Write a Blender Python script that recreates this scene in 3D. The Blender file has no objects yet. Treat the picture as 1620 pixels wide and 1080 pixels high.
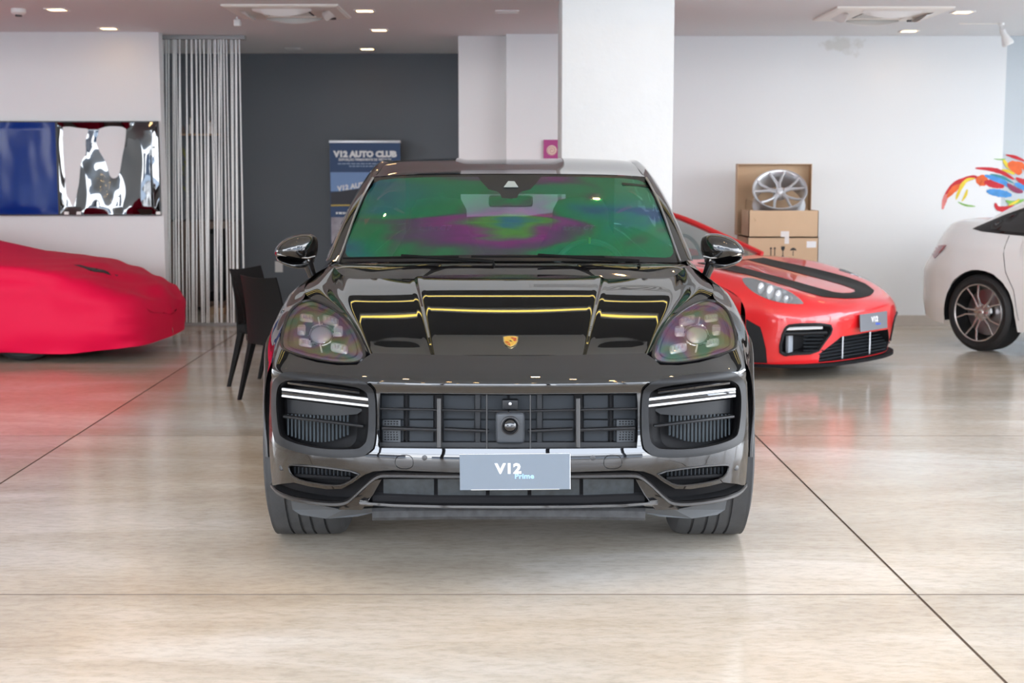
import bpy, bmesh, math, random
import numpy as np
from mathutils import Vector, Matrix
from mathutils.bvhtree import BVHTree
from mathutils.geometry import delaunay_2d_cdt

random.seed(7)
PI = math.pi
SC = bpy.context.scene
COL = SC.collection

# ------------------------------------------------------------------ camera
FPX = 2250.0
CAM_H = 1.53
PITCH = math.atan((540 - 273) / FPX)
ST, CT = math.sin(PITCH), math.cos(PITCH)
cam_data = bpy.data.cameras.new('camera')
cam = bpy.data.objects.new('camera', cam_data)
COL.objects.link(cam)
cam.location = (0, 0, CAM_H)
cam.rotation_euler = (PI / 2 - PITCH, 0, 0)
cam_data.sensor_width = 36
cam_data.lens = 50
cam_data.dof.use_dof = True
cam_data.dof.focus_distance = 5.35
cam_data.dof.aperture_fstop = 4.6
cam_data.clip_end = 300
SC.camera = cam

# ------------------------------------------------------------------ world, light, exposure
SC.view_settings.view_transform = 'Standard'
SC.view_settings.look = 'None'
SC.view_settings.gamma = 1
SC.view_settings.use_curve_mapping = False
SC.view_settings.exposure = 0.42
world = bpy.data.worlds.new('sky')
SC.world = world
world.use_nodes = True
wn = world.node_tree.nodes
wl = world.node_tree.links
wn.clear()
wo = wn.new('ShaderNodeOutputWorld')
wb = wn.new('ShaderNodeBackground')
wr = wn.new('ShaderNodeValToRGB')
wm = wn.new('ShaderNodeSeparateXYZ')
wt = wn.new('ShaderNodeTexCoord')
wl.new(wt.outputs['Generated'], wm.inputs[0])
wl.new(wm.outputs['Z'], wr.inputs[0])
wl.new(wr.outputs[0], wb.inputs[0])
wl.new(wb.outputs[0], wo.inputs[0])
wr.color_ramp.elements[0].position = 0.0
wr.color_ramp.elements[0].color = (0.98, 0.99, 1.0, 1)
wr.color_ramp.elements[1].position = 0.7
wr.color_ramp.elements[1].color = (0.55, 0.72, 1.0, 1)
wb.inputs[1].default_value = 7.5
SC.cycles.max_bounces = 10
SC.cycles.diffuse_bounces = 5
SC.cycles.glossy_bounces = 5
SC.cycles.transparent_max_bounces = 16
SC.cycles.sample_clamp_indirect = 6
SC.cycles.caustics_reflective = False
SC.cycles.caustics_refractive = False


def portal(loc, rot, sx, sy):
    L = bpy.data.lights.new('window_light', 'AREA')
    L.shape = 'RECTANGLE'
    L.size, L.size_y = sx, sy
    L.cycles.is_portal = True
    o = bpy.data.objects.new('window_light', L)
    o.location = loc
    o.rotation_euler = rot
    COL.objects.link(o)


# ------------------------------------------------------------------ pixel helpers
def ray(px, py):
    u, v = (px - 810) / FPX, (py - 540) / FPX
    return Vector((u, CT - v * ST, -ST - v * CT))


def at(px, py, Y):
    d = ray(px, py)
    return Vector((0, 0, CAM_H)) + d * (Y / d.y)


def onfloor(px, py, z=0.0):
    d = ray(px, py)
    return Vector((0, 0, CAM_H)) + d * ((z - CAM_H) / d.z)


# ------------------------------------------------------------------ materials
MATS = {}


def mat(name, col=(0.5, 0.5, 0.5), rough=0.5, metal=0.0, coat=0.0, emit=None, estr=0.0, spec=None, coat_rough=0.02, sheen=0.0,
        bump=0.0, bscale=40.0, noise=0.0, nscale=5.0, alpha=1.0, trans=0.0, ior=1.5):
    m = bpy.data.materials.new(name)
    m.use_nodes = True
    nt = m.node_tree
    b = nt.nodes['Principled BSDF']
    b.inputs['Base Color'].default_value = (*col, 1)
    b.inputs['Roughness'].default_value = rough
    b.inputs['Metallic'].default_value = metal
    b.inputs['Coat Weight'].default_value = coat
    b.inputs['Coat Roughness'].default_value = coat_rough
    b.inputs['IOR'].default_value = ior
    b.inputs['Sheen Weight'].default_value = sheen
    b.inputs['Transmission Weight'].default_value = trans
    b.inputs['Alpha'].default_value = alpha
    if spec is not None:
        b.inputs['Specular IOR Level'].default_value = spec
    if emit:
        b.inputs['Emission Color'].default_value = (*emit, 1)
        b.inputs['Emission Strength'].default_value = estr
    if bump or noise:
        tc = nt.nodes.new('ShaderNodeTexCoord')
        if noise:
            n = nt.nodes.new('ShaderNodeTexNoise')
            n.inputs['Scale'].default_value = nscale
            n.inputs['Detail'].default_value = 6
            nt.links.new(tc.outputs['Object'], n.inputs['Vector'])
            mx = nt.nodes.new('ShaderNodeMix')
            mx.data_type = 'RGBA'
            mx.inputs[6].default_value = (*[c * (1 - noise) for c in col], 1)
            mx.inputs[7].default_value = (*[min(1, c * (1 + noise)) for c in col], 1)
            nt.links.new(n.outputs['Fac'], mx.inputs[0])
            nt.links.new(mx.outputs[2], b.inputs['Base Color'])
        if bump:
            n = nt.nodes.new('ShaderNodeTexNoise')
            n.inputs['Scale'].default_value = bscale
            n.inputs['Detail'].default_value = 4
            nt.links.new(tc.outputs['Object'], n.inputs['Vector'])
            bp = nt.nodes.new('ShaderNodeBump')
            bp.inputs['Strength'].default_value = bump
            bp.inputs['Distance'].default_value = 0.01
            nt.links.new(n.outputs['Fac'], bp.inputs['Height'])
            nt.links.new(bp.outputs[0], b.inputs['Normal'])
    MATS[name] = m
    return m


def painted_sheen(name, weight_diff, weight_gloss, tint, stops, rough=0.04, scale=(1, 1, 1), nscale=1.6, dist=1.5, loc=(0, 0, 0), base_val=0.5, centre=None):
    """glass with its interference sheen painted in as noise colours: transparent + a faint coloured sheen + a coloured mirror coat"""
    m = bpy.data.materials.new(name)
    m.use_nodes = True
    nt = m.node_tree
    nt.nodes.clear()
    N = nt.nodes.new
    L = nt.links.new
    out = N('ShaderNodeOutputMaterial')
    tc = N('ShaderNodeTexCoord')
    mp = N('ShaderNodeMapping')
    mp.inputs['Scale'].default_value = scale
    mp.inputs['Location'].default_value = loc
    L(tc.outputs['Object'], mp.inputs[0])
    no = N('ShaderNodeTexNoise')
    no.inputs['Scale'].default_value = nscale
    no.inputs['Detail'].default_value = 3
    no.inputs['Distortion'].default_value = dist
    L(mp.outputs[0], no.inputs['Vector'])
    rp = N('ShaderNodeValToRGB')
    cr = rp.color_ramp
    while len(cr.elements) < len(stops):
        cr.elements.new(0.5)
    for e, (p, c) in zip(cr.elements, stops):
        e.position = p
        e.color = (*c, 1)
    if centre is None:
        L(no.outputs['Fac'], rp.inputs[0])
    else:
        # colours run from the middle of the pane to its sides, stirred by the noise
        sx = N('ShaderNodeSeparateXYZ')
        L(tc.outputs['Object'], sx.inputs[0])

        def mth(op, a, b=None):
            q = N('ShaderNodeMath')
            q.operation = op
            for i_, w_ in enumerate((a, b)):
                if w_ is None:
                    continue
                if isinstance(w_, (int, float)):
                    q.inputs[i_].default_value = w_
                else:
                    L(w_, q.inputs[i_])
            return q.outputs[0]
        d_ = mth('MULTIPLY', mth('ABSOLUTE', mth('ADD', sx.outputs['X'], -centre)), .62)
        v_ = mth('ADD', mth('SUBTRACT', .64, mth('MINIMUM', d_, .36)), mth('MULTIPLY', mth('ADD', no.outputs['Fac'], -.5), 1.5))
        L(v_, rp.inputs[0])
    tr = N('ShaderNodeBsdfTransparent')
    tm = N('ShaderNodeMix')
    tm.data_type = 'RGBA'
    tm.inputs[0].default_value = base_val
    tm.inputs[6].default_value = (*tint, 1)
    L(rp.outputs[0], tm.inputs[7])
    L(tm.outputs[2], tr.inputs[0])
    df = N('ShaderNodeBsdfDiffuse')
    L(rp.outputs[0], df.inputs[0])
    gl = N('ShaderNodeBsdfGlossy')
    gl.inputs['Roughness'].default_value = rough
    L(rp.outputs[0], gl.inputs[0])
    g2 = N('ShaderNodeBsdfGlossy')
    g2.inputs['Roughness'].default_value = 0.01
    fr = N('ShaderNodeFresnel')
    fr.inputs[0].default_value = 1.45
    m1 = N('ShaderNodeMixShader')
    m1.inputs[0].default_value = weight_diff
    L(tr.outputs[0], m1.inputs[1])
    L(df.outputs[0], m1.inputs[2])
    m2 = N('ShaderNodeMixShader')
    m2.inputs[0].default_value = weight_gloss
    L(m1.outputs[0], m2.inputs[1])
    L(gl.outputs[0], m2.inputs[2])
    m3 = N('ShaderNodeMixShader')
    L(fr.outputs[0], m3.inputs[0])
    L(m2.outputs[0], m3.inputs[1])
    L(g2.outputs[0], m3.inputs[2])
    L(m3.outputs[0], out.inputs[0])
    MATS[name] = m
    return m


# ------------------------------------------------------------------ mesh helpers
def mk(name, verts, faces, m, parent=None, smooth=True, normals=None, angle=None):
    me = bpy.data.meshes.new(name)
    me.from_pydata([tuple(v) for v in verts], [], [tuple(f) for f in faces])
    me.validate()
    me.update()
    if smooth:
        me.shade_smooth()
        if angle is not None:
            me.set_sharp_from_angle(angle=angle)
    if normals is not None:
        me.normals_split_custom_set_from_vertices([tuple(n) for n in normals])
    if isinstance(m, (list, tuple)):
        for q in m:
            me.materials.append(q)
    elif m is not None:
        me.materials.append(m)
    o = bpy.data.objects.new(name, me)
    COL.objects.link(o)
    if parent:
        o.parent = parent
    return o


def tag(o, label=None, cat=None, group=None, kind=None):
    if label:
        o['label'] = label
    if cat:
        o['category'] = cat
    if group:
        o['group'] = group
    if kind:
        o['kind'] = kind
    return o


def thing(name, label, cat, loc=(0, 0, 0), rz=0.0, group=None):
    o = bpy.data.objects.new(name, None)
    o.empty_display_size = 0.1
    COL.objects.link(o)
    o.location = loc
    o.rotation_euler = (0, 0, rz)
    return tag(o, label, cat, group)


class MB:
    def __init__(self):
        self.v, self.f = [], []

    def add(self, verts, faces):
        n = len(self.v)
        self.v += [Vector(v) for v in verts]
        self.f += [tuple(i + n for i in f) for f in faces]
        return self

    def box(self, c, s, bev=0.0, rot=None, seg=2):
        bm = bmesh.new()
        bmesh.ops.create_cube(bm, size=1)
        for v in bm.verts:
            v.co = Vector((v.co.x * s[0], v.co.y * s[1], v.co.z * s[2]))
        if bev:
            bmesh.ops.bevel(bm, geom=bm.edges[:], offset=bev, segments=seg, profile=0.6, affect='EDGES')
        bm.verts.index_update()
        vs = [v.co.copy() for v in bm.verts]
        if rot is not None:
            vs = [rot @ v for v in vs]
        vs = [v + Vector(c) for v in vs]
        self.add(vs, [[v.index for v in f.verts] for f in bm.faces])
        bm.free()
        return self

    def tube(self, path, r, n=8, caps=True, rz=None, flat=1.0):
        path = [Vector(p) for p in path]
        rs = r if isinstance(r, (list, tuple)) else [r] * len(path)
        rings = []
        up = None
        for i, p in enumerate(path):
            t = (path[min(i + 1, len(path) - 1)] - path[max(i - 1, 0)]).normalized()
            if up is None:
                up = Vector((0, 0, 1)) if abs(t.z) < 0.9 else Vector((0, 1, 0))
            a = t.cross(up).normalized()
            b = a.cross(t).normalized()
            up = b
            rings.append([p + a * (math.cos(2 * PI * k / n) * rs[i]) + b * (math.sin(2 * PI * k / n) * rs[i] * flat) for k in range(n)])
        vs = [q for rg in rings for q in rg]
        fs = []
        for i in range(len(path) - 1):
            for k in range(n):
                fs.append((i * n + k, i * n + (k + 1) % n, (i + 1) * n + (k + 1) % n, (i + 1) * n + k))
        if caps:
            fs.append(tuple(range(n - 1, -1, -1)))
            fs.append(tuple((len(path) - 1) * n + k for k in range(n)))
        return self.add(vs, fs)

    def lathe(self, prof, n=48, M=None, close=False):
        """prof: (r, h) revolved around local z; M places it"""
        vs, fs = [], []
        for k in range(n):
            a = 2 * PI * k / n
            for r, h in prof:
                vs.append(Vector((r * math.cos(a), r * math.sin(a), h)))
        m = len(prof)
        for k in range(n):
            k2 = (k + 1) % n
            for i in range(m - 1 + (1 if close else 0)):
                j = (i + 1) % m
                fs.append((k * m + i, k2 * m + i, k2 * m + j, k * m + j))
        if M is not None:
            vs = [M @ v for v in vs]
        return self.add(vs, fs)

    def prism(self, poly, ext):
        """poly: 3d loop, ext: extrusion vector"""
        n = len(poly)
        ext = Vector(ext)
        vs = [Vector(p) for p in poly] + [Vector(p) + ext for p in poly]
        fs = [tuple(range(n - 1, -1, -1)), tuple(range(n, 2 * n))]
        fs += [(i, (i + 1) % n, n + (i + 1) % n, n + i) for i in range(n)]
        return self.add(vs, fs)

    def strip(self, a, b):
        n = len(a)
        return self.add(list(a) + list(b), [(i, i + 1, n + i + 1, n + i) for i in range(n - 1)])

    def build(self, name, m, parent=None, smooth=True, angle=0.6):
        return mk(name, self.v, self.f, m, parent, smooth, None, angle)


def mirror_mesh(o, name=None, parent=None):
    me = o.data.copy()
    bm = bmesh.new()
    bm.from_mesh(me)
    for v in bm.verts:
        v.co.x = -v.co.x
    bmesh.ops.reverse_faces(bm, faces=bm.faces[:])
    bm.to_mesh(me)
    bm.free()
    if me.has_custom_normals:
        try:
            src = [None] * len(me.vertices)
            for l, n in zip(o.data.loops, o.data.corner_normals):
                src[l.vertex_index] = (-n.vector.x, n.vector.y, n.vector.z)
            me.normals_split_custom_set_from_vertices(src)
        except Exception:
            pass
    c = bpy.data.objects.new(name or o.name.split('.')[0], me)
    COL.objects.link(c)
    c.parent = parent or o.parent
    for k in ('label', 'kind'):
        if k in o:
            c[k] = o[k]
    for ch in list(o.children):
        mirror_mesh(ch, ch.name.split('.')[0], c)
    return c


def text(name, s, size, M, m, parent=None, ext=0.001, bold=0.0, shear=0.0, align='CENTER', sx=1.0, space=1.0):
    cu = bpy.data.curves.new(name, 'FONT')
    cu.body = s
    cu.size = size
    cu.extrude = ext
    cu.offset = bold
    cu.shear = shear
    cu.align_x = align
    cu.space_character = space
    cu.align_y = 'CENTER'
    cu.resolution_u = 2
    tmp = bpy.data.objects.new(name, cu)
    COL.objects.link(tmp)
    dg = bpy.context.evaluated_depsgraph_get()
    me = bpy.data.meshes.new_from_object(tmp.evaluated_get(dg))
    bpy.data.objects.remove(tmp)
    bpy.data.curves.remove(cu)
    me.name = name
    me.transform(M @ Matrix.Diagonal((sx, 1, 1, 1)))
    me.materials.clear()
    me.materials.append(m)
    o = bpy.data.objects.new(name, me)
    COL.objects.link(o)
    if parent:
        o.parent = parent
    return o


RX90 = Matrix.Rotation(PI / 2, 4, 'X')
FACE_CAM = RX90   # text standing upright, read from -Y


# splines ----------------------------------------------------------
def pchip(t, y, x):
    """monotone cubic; t (n), y (n,k...), x (m)"""
    t = np.asarray(t, float)
    y = np.asarray(y, float)
    x = np.asarray(x, float)
    h = np.diff(t)
    sh = (-1,) + (1,) * (y.ndim - 1)
    d = np.diff(y, axis=0) / h.reshape(sh)
    m = np.zeros_like(y)
    m[0], m[-1] = d[0], d[-1]
    if len(t) > 2:
        w1 = (2 * h[1:] + h[:-1]).reshape(sh)
        w2 = (h[1:] + 2 * h[:-1]).reshape(sh)
        a, b = d[:-1], d[1:]
        same = (a * b) > 0
        with np.errstate(divide='ignore', invalid='ignore'):
            hm = (w1 + w2) / (w1 / np.where(same, a, 1) + w2 / np.where(same, b, 1))
        m[1:-1] = np.where(same, hm, 0)
    return _herm(t, y, m, x)


def _herm(t, y, m, x):
    i = np.clip(np.searchsorted(t, x, side='right') - 1, 0, len(t) - 2)
    h = (t[i + 1] - t[i])
    s = (x - t[i]) / h
    sh = (-1,) + (1,) * (y.ndim - 1)
    s, h = s.reshape(sh), h.reshape(sh)
    return ((2 * s ** 3 - 3 * s ** 2 + 1) * y[i] + (s ** 3 - 2 * s ** 2 + s) * h * m[i]
            + (-2 * s ** 3 + 3 * s ** 2) * y[i + 1] + (s ** 3 - s ** 2) * h * m[i + 1])


def cubic(t, y, x):
    """natural cubic spline"""
    t = np.asarray(t, float)
    y = np.asarray(y, float)
    x = np.asarray(x, float)
    n = len(t)
    h = np.diff(t)
    A = np.zeros((n, n))
    A[0, 0] = 2 * h[0]
    A[0, 1] = h[0]
    A[-1, -1] = 2 * h[-1]
    A[-1, -2] = h[-1]
    sh = (-1,) + (1,) * (y.ndim - 1)
    d = np.diff(y, axis=0) / h.reshape(sh)
    B = np.zeros_like(y)
    B[0] = 3 * d[0] * h[0]
    B[-1] = 3 * d[-1] * h[-1]
    for i in range(1, n - 1):
        A[i, i - 1] = h[i]
        A[i, i] = 2 * (h[i] + h[i - 1])
        A[i, i + 1] = h[i - 1]
        B[i] = 3 * (d[i - 1] * h[i] + d[i] * h[i - 1])
    m = np.linalg.solve(A, B.reshape(n, -1)).reshape(y.shape)
    return _herm(t, y, m, x)


def inpoly(P, poly):
    """P (n,2), poly list -> bool array"""
    P = np.asarray(P, float)
    x, y = P[:, 0], P[:, 1]
    r = np.zeros(len(P), bool)
    n = len(poly)
    for i in range(n):
        x1, y1 = poly[i]
        x2, y2 = poly[(i + 1) % n]
        c = (y1 > y) != (y2 > y)
        with np.errstate(divide='ignore', invalid='ignore'):
            xx = (x2 - x1) * (y - y1) / (y2 - y1) + x1
        r ^= c & (x < xx)
    return r


def densify(poly, step, closed=True):
    out = []
    n = len(poly)
    for i in range(n if closed else n - 1):
        a, b = np.array(poly[i], float), np.array(poly[(i + 1) % n], float)
        k = max(1, int(np.linalg.norm(b - a) / step))
        for j in range(k):
            out.append(tuple(a + (b - a) * j / k))
    if not closed:
        out.append(tuple(poly[-1]))
    return out


def roundpoly(poly, n=6, k=0.5, closed=True):
    """smooth a polygon by Chaikin-like rounding"""
    for _ in range(n):
        q = []
        m = len(poly)
        for i in range(m if closed else m - 1):
            a, b = np.array(poly[i], float), np.array(poly[(i + 1) % m], float)
            q.append(tuple(a * 0.75 + b * 0.25))
            q.append(tuple(a * 0.25 + b * 0.75))
        if not closed:
            q = [poly[0]] + q + [poly[-1]]
        poly = q
    return poly


def cdt(outer, holes, step):
    """triangulate a 2d region with inner points on a grid; returns pts (n,2), tris"""
    coords, edges = [], []
    for lp in [outer] + holes:
        n0 = len(coords)
        coords += [Vector(p) for p in lp]
        edges += [(n0 + i, n0 + (i + 1) % len(lp)) for i in range(len(lp))]
    A = np.array(outer)
    sx, sy = step if isinstance(step, tuple) else (step, step)
    gx = np.arange(A[:, 0].min() + sx * 0.5, A[:, 0].max(), sx)
    gy = np.arange(A[:, 1].min() + sy * 0.5, A[:, 1].max(), sy)
    G = np.array([(x, y) for x in gx for y in gy]) if len(gx) and len(gy) else np.zeros((0, 2))
    if len(G):
        keep = inpoly(G, outer)
        for h in holes:
            keep &= ~inpoly(G, h)
        # keep away from the outline
        B = np.array([tuple(c) for c in coords])
        G = G[keep]
        ok = np.ones(len(G), bool)
        for i in range(len(G)):
            d = (np.abs(B - G[i]) / np.array([sx, sy])).max(axis=1).min()
            ok[i] = d > 0.35
        coords += [Vector(g) for g in G[ok]]
    r = delaunay_2d_cdt(coords, edges, [], 0, 1e-7)
    pts = np.array([tuple(p) for p in r[0]])
    tris = np.array([tuple(f) for f in r[2]])
    c = pts[tris].mean(axis=1)
    k = inpoly(c, outer)
    for h in holes:
        k &= ~inpoly(c, h)
    a = pts[tris]
    area = np.abs((a[:, 1, 0] - a[:, 0, 0]) * (a[:, 2, 1] - a[:, 0, 1]) - (a[:, 2, 0] - a[:, 0, 0]) * (a[:, 1, 1] - a[:, 0, 1]))
    k &= area > 1e-12
    return pts, tris[k]


class Surf:
    """smooth parametric surface with a pixel -> (u, v) look-up"""

    def __init__(self, f, u0, u1, v0, v1, nu=80, nv=80, org=(0, 0, 0)):
        self.f = f
        self.org = Vector(org)
        self.lim = (u0, u1, v0, v1)
        us, vs = np.linspace(u0, u1, nu), np.linspace(v0, v1, nv)
        U, V = np.meshgrid(us, vs, indexing='ij')
        self.uv = np.stack([U.ravel(), V.ravel()], 1)
        P = f(self.uv[:, 0], self.uv[:, 1])
        self.P = P
        fs = []
        for i in range(nu - 1):
            for j in range(nv - 1):
                a, b, c, d = i * nv + j, (i + 1) * nv + j, (i + 1) * nv + j + 1, i * nv + j + 1
                fs += [(a, b, c), (a, c, d)]
        self.fs = fs
        self.bvh = BVHTree.FromPolygons([Vector(p) for p in P], fs)
        fu = (f(self.uv[:, 0] + 1e-4, self.uv[:, 1]) - P)
        fv = (f(self.uv[:, 0], self.uv[:, 1] + 1e-4) - P)
        self.metric = (np.median(np.linalg.norm(fu, axis=1)) / 1e-4, np.median(np.linalg.norm(fv, axis=1)) / 1e-4)

    def hit(self, o, d):
        loc, nor, idx, dist = self.bvh.ray_cast(o, d.normalized())
        if loc is None:
            loc, nor, idx, dist = self.bvh.find_nearest(o + d * 5.6)
            # nearest to the ray
            best = None
            for k in range(60):
                q = o + d.normalized() * (4.6 + k * 0.05)
                l2, n2, i2, d2 = self.bvh.find_nearest(q)
                if best is None or d2 < best[3]:
                    best = (l2, n2, i2, d2)
            loc, nor, idx, dist = best
        a, b, c = self.fs[idx]
        A, B, C = [Vector(self.P[i]) for i in (a, b, c)]
        n = (B - A).cross(C - A)
        den = n.length_squared
        w1 = (C - B).cross(loc - B).dot(n) / den
        w2 = (A - C).cross(loc - C).dot(n) / den
        w3 = 1 - w1 - w2
        q = self.uv[a] * w1 + self.uv[b] * w2 + self.uv[c] * w3
        return (float(q[0]), float(q[1]))

    def normals(self, u, v, toward):
        e = 1e-4
        u0, u1, v0, v1 = self.lim
        a = self.f(np.clip(u + e, u0, u1), v) - self.f(np.clip(u - e, u0, u1), v)
        b = self.f(u, np.clip(v + e, v0, v1)) - self.f(u, np.clip(v - e, v0, v1))
        n = np.cross(a, b)
        n /= np.maximum(np.linalg.norm(n, axis=1, keepdims=True), 1e-12)
        P = self.f(u, v)
        s = np.sign(((np.array(toward) - P) * n).sum(axis=1).mean())
        return n * (s if s else 1)

    def mesh(self, name, outer, holes, step, m, parent, toward, off=0.0):
        """outer / holes in uv; step in metres"""
        su, sv = self.metric
        S = lambda lp: [(p[0] * su, p[1] * sv) for p in lp]
        pts, tris = cdt(S(outer), [S(h) for h in holes], step)
        u, v = pts[:, 0] / su, pts[:, 1] / sv
        P = self.f(u, v)
        N = self.normals(u, v, toward)
        if off:
            P = P + N * off
        # orientation
        fn = np.cross(P[tris[:, 1]] - P[tris[:, 0]], P[tris[:, 2]] - P[tris[:, 0]])
        flip = (fn * N[tris[:, 0]]).sum(axis=1) < 0
        tris = tris.copy()
        tris[flip] = tris[flip][:, ::-1]
        used = np.unique(tris)
        mp = -np.ones(len(P), int)
        mp[used] = np.arange(len(used))
        return mk(name, P[used], mp[tris], m, parent, True, N[used])


def netfun(net, tcol=None, trow=None, colfun=cubic, rowfun=cubic, mirror=True):
    """net[r][c] = (x,y,z); returns f(u over columns, v over rows).  mirror: columns also to -x"""
    A = np.array(net, float)
    nr, nc = A.shape[:2]
    tc = np.array(tcol if tcol is not None else range(nc), float)
    tr = np.array(trow if trow is not None else range(nr), float)
    if mirror:
        B = A[:, 1:][:, ::-1] * np.array([-1, 1, 1])
        A = np.concatenate([B, A], axis=1)
        tc = np.concatenate([-tc[1:][::-1], tc])

    def f(u, v):
        u = np.atleast_1d(np.asarray(u, float))
        v = np.atleast_1d(np.asarray(v, float))
        # rows first for every column, then columns pointwise
        R = rowfun(tr, A, v)                     # (m, nc, 3)
        return pointwise(colfun, tc, R, u)
    return f


def pointwise(fun, t, R, u):
    """R (m, n, 3): curve per point, evaluate at u[i]"""
    m = len(u)
    Y = np.transpose(R, (1, 0, 2))               # (n, m, 3)
    out = np.empty((m, 3))
    # group by evaluating hermite with per-point values
    t = np.asarray(t, float)
    h = np.diff(t)
    d = np.diff(Y, axis=0) / h[:, None, None]
    if fun is cubic:
        n = len(t)
        A = np.zeros((n, n))
        A[0, 0] = 2 * h[0]
        A[0, 1] = h[0]
        A[-1, -1] = 2 * h[-1]
        A[-1, -2] = h[-1]
        B = np.zeros_like(Y)
        B[0] = 3 * d[0] * h[0]
        B[-1] = 3 * d[-1] * h[-1]
        for i in range(1, n - 1):
            A[i, i - 1] = h[i]
            A[i, i] = 2 * (h[i] + h[i - 1])
            A[i, i + 1] = h[i - 1]
            B[i] = 3 * (d[i - 1] * h[i] + d[i] * h[i - 1])
        M = np.linalg.solve(A, B.reshape(n, -1)).reshape(Y.shape)
    else:
        M = np.zeros_like(Y)
        M[0], M[-1] = d[0], d[-1]
        w1 = (2 * h[1:] + h[:-1])[:, None, None]
        w2 = (h[1:] + 2 * h[:-1])[:, None, None]
        a, b = d[:-1], d[1:]
        same = (a * b) > 0
        hm = (w1 + w2) / (w1 / np.where(same, a, 1) + w2 / np.where(same, b, 1))
        M[1:-1] = np.where(same, hm, 0)
    i = np.clip(np.searchsorted(t, u, side='right') - 1, 0, len(t) - 2)
    hh = (t[i + 1] - t[i])
    s = ((u - t[i]) / hh)[:, None]
    hh = hh[:, None]
    k = np.arange(m)
    return ((2 * s ** 3 - 3 * s ** 2 + 1) * Y[i, k] + (s ** 3 - 2 * s ** 2 + s) * hh * M[i, k]
            + (-2 * s ** 3 + 3 * s ** 2) * Y[i + 1, k] + (s ** 3 - s ** 2) * hh * M[i + 1, k])


def gridmesh(name, f, us, vs, m, parent=None, toward=None):
    U, V = np.meshgrid(us, vs, indexing='ij')
    P = f(U.ravel(), V.ravel())
    nu, nv = len(us), len(vs)
    fs = [(i * nv + j, (i + 1) * nv + j, (i + 1) * nv + j + 1, i * nv + j + 1) for i in range(nu - 1) for j in range(nv - 1)]
    if toward is not None:
        a = np.array(fs)
        n = np.cross(P[a[:, 1]] - P[a[:, 0]], P[a[:, 3]] - P[a[:, 0]])
        c = P[a].mean(axis=1)
        if ((np.array(toward) - c) * n).sum() < 0:
            fs = [q[::-1] for q in fs]
    return mk(name, P, fs, m, parent, True)


def loop_wall(mb, loop, vec):
    a = [Vector(p) for p in loop]
    b = [p + Vector(vec) for p in a]
    mb.strip(a + [a[0]], b + [b[0]])


def pillow(mb, loop, ctr, depth, vec, rings=7, flat=0.0, power=1.0):
    """dome over a closed 3d loop: rings shrink to ctr while moving along vec*depth"""
    loop = [Vector(p) for p in loop]
    ctr = Vector(ctr)
    vec = Vector(vec)
    n = len(loop)
    vs, fs = [], []
    for k in range(rings):
        a = (k / rings) * PI / 2
        s = math.cos(a) ** power
        h = math.sin(a)
        vs += [ctr + (p - ctr) * s + vec * (depth * h) for p in loop]
    vs.append(ctr + vec * depth)
    for k in range(rings - 1):
        for i in range(n):
            fs.append((k * n + i, k * n + (i + 1) % n, (k + 1) * n + (i + 1) % n, (k + 1) * n + i))
    for i in range(n):
        fs.append(((rings - 1) * n + i, (rings - 1) * n + (i + 1) % n, rings * n))
    return mb.add(vs, fs)
# ------------------------------------------------------------------ shared materials
white_wall = mat('white_wall', (0.78, 0.78, 0.77), 0.7, bump=0.08, bscale=18)
column_mat = mat('column_plaster', (0.66, 0.66, 0.655), 0.65, bump=0.5, bscale=9, noise=0.04, nscale=4)
grey_wall = mat('grey_wall', (0.135, 0.15, 0.165), 0.6, bump=0.05, bscale=20)
ceil_mat = mat('ceiling_paint', (0.76, 0.76, 0.76), 0.8)
dark_ceil = mat('dark_ceiling', (0.03, 0.029, 0.027), 0.7)
joint_mat = mat('joint_filler', (0.17, 0.13, 0.10), 0.8)
stone_base = mat('stone_baseboard', (0.50, 0.44, 0.38), 0.35, noise=0.15, nscale=8)
frame_dark = mat('dark_aluminium', (0.05, 0.06, 0.08), 0.4, 0.6)
pavement = mat('pavement', (0.42, 0.42, 0.41), 0.9, noise=0.1, nscale=2)
led_yellow = mat('yellow_led', (1, 0.8, 0.2), 0.5, emit=(1.0, 0.72, 0.12), estr=3.5)
lamp_warm = mat('warm_lamp', (1, 0.9, 0.8), 0.5, emit=(1.0, 0.62, 0.28), estr=9.0)
lamp_spark = mat('bright_spot', (1, 0.9, 0.8), 0.5, emit=(1.0, 0.60, 0.25), estr=150.0)
lamp_off = mat('unlit_lamp', (0.75, 0.75, 0.74), 0.4)
white_plastic = mat('white_plastic', (0.82, 0.80, 0.77), 0.35)
cream_plastic = mat('cream_plastic', (0.85, 0.80, 0.73), 0.35)
dark_plastic = mat('grille_dark', (0.06, 0.055, 0.05), 0.6)  # even dark grey-brown for slat backing and sensors
black_plastic = mat('black_plastic', (0.015, 0.015, 0.017), 0.4)
matte_black = mat('matte_black', (0.009, 0.009, 0.010), 0.75, spec=.15)
chrome = mat('chrome', (0.82, 0.83, 0.85), 0.08, 1.0)
steel = mat('steel', (0.5, 0.51, 0.53), 0.3, 1.0)
print_white = mat('white_print', (0.9, 0.9, 0.9), 0.5)
print_black = mat('black_print', (0.02, 0.02, 0.02), 0.6)


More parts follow.
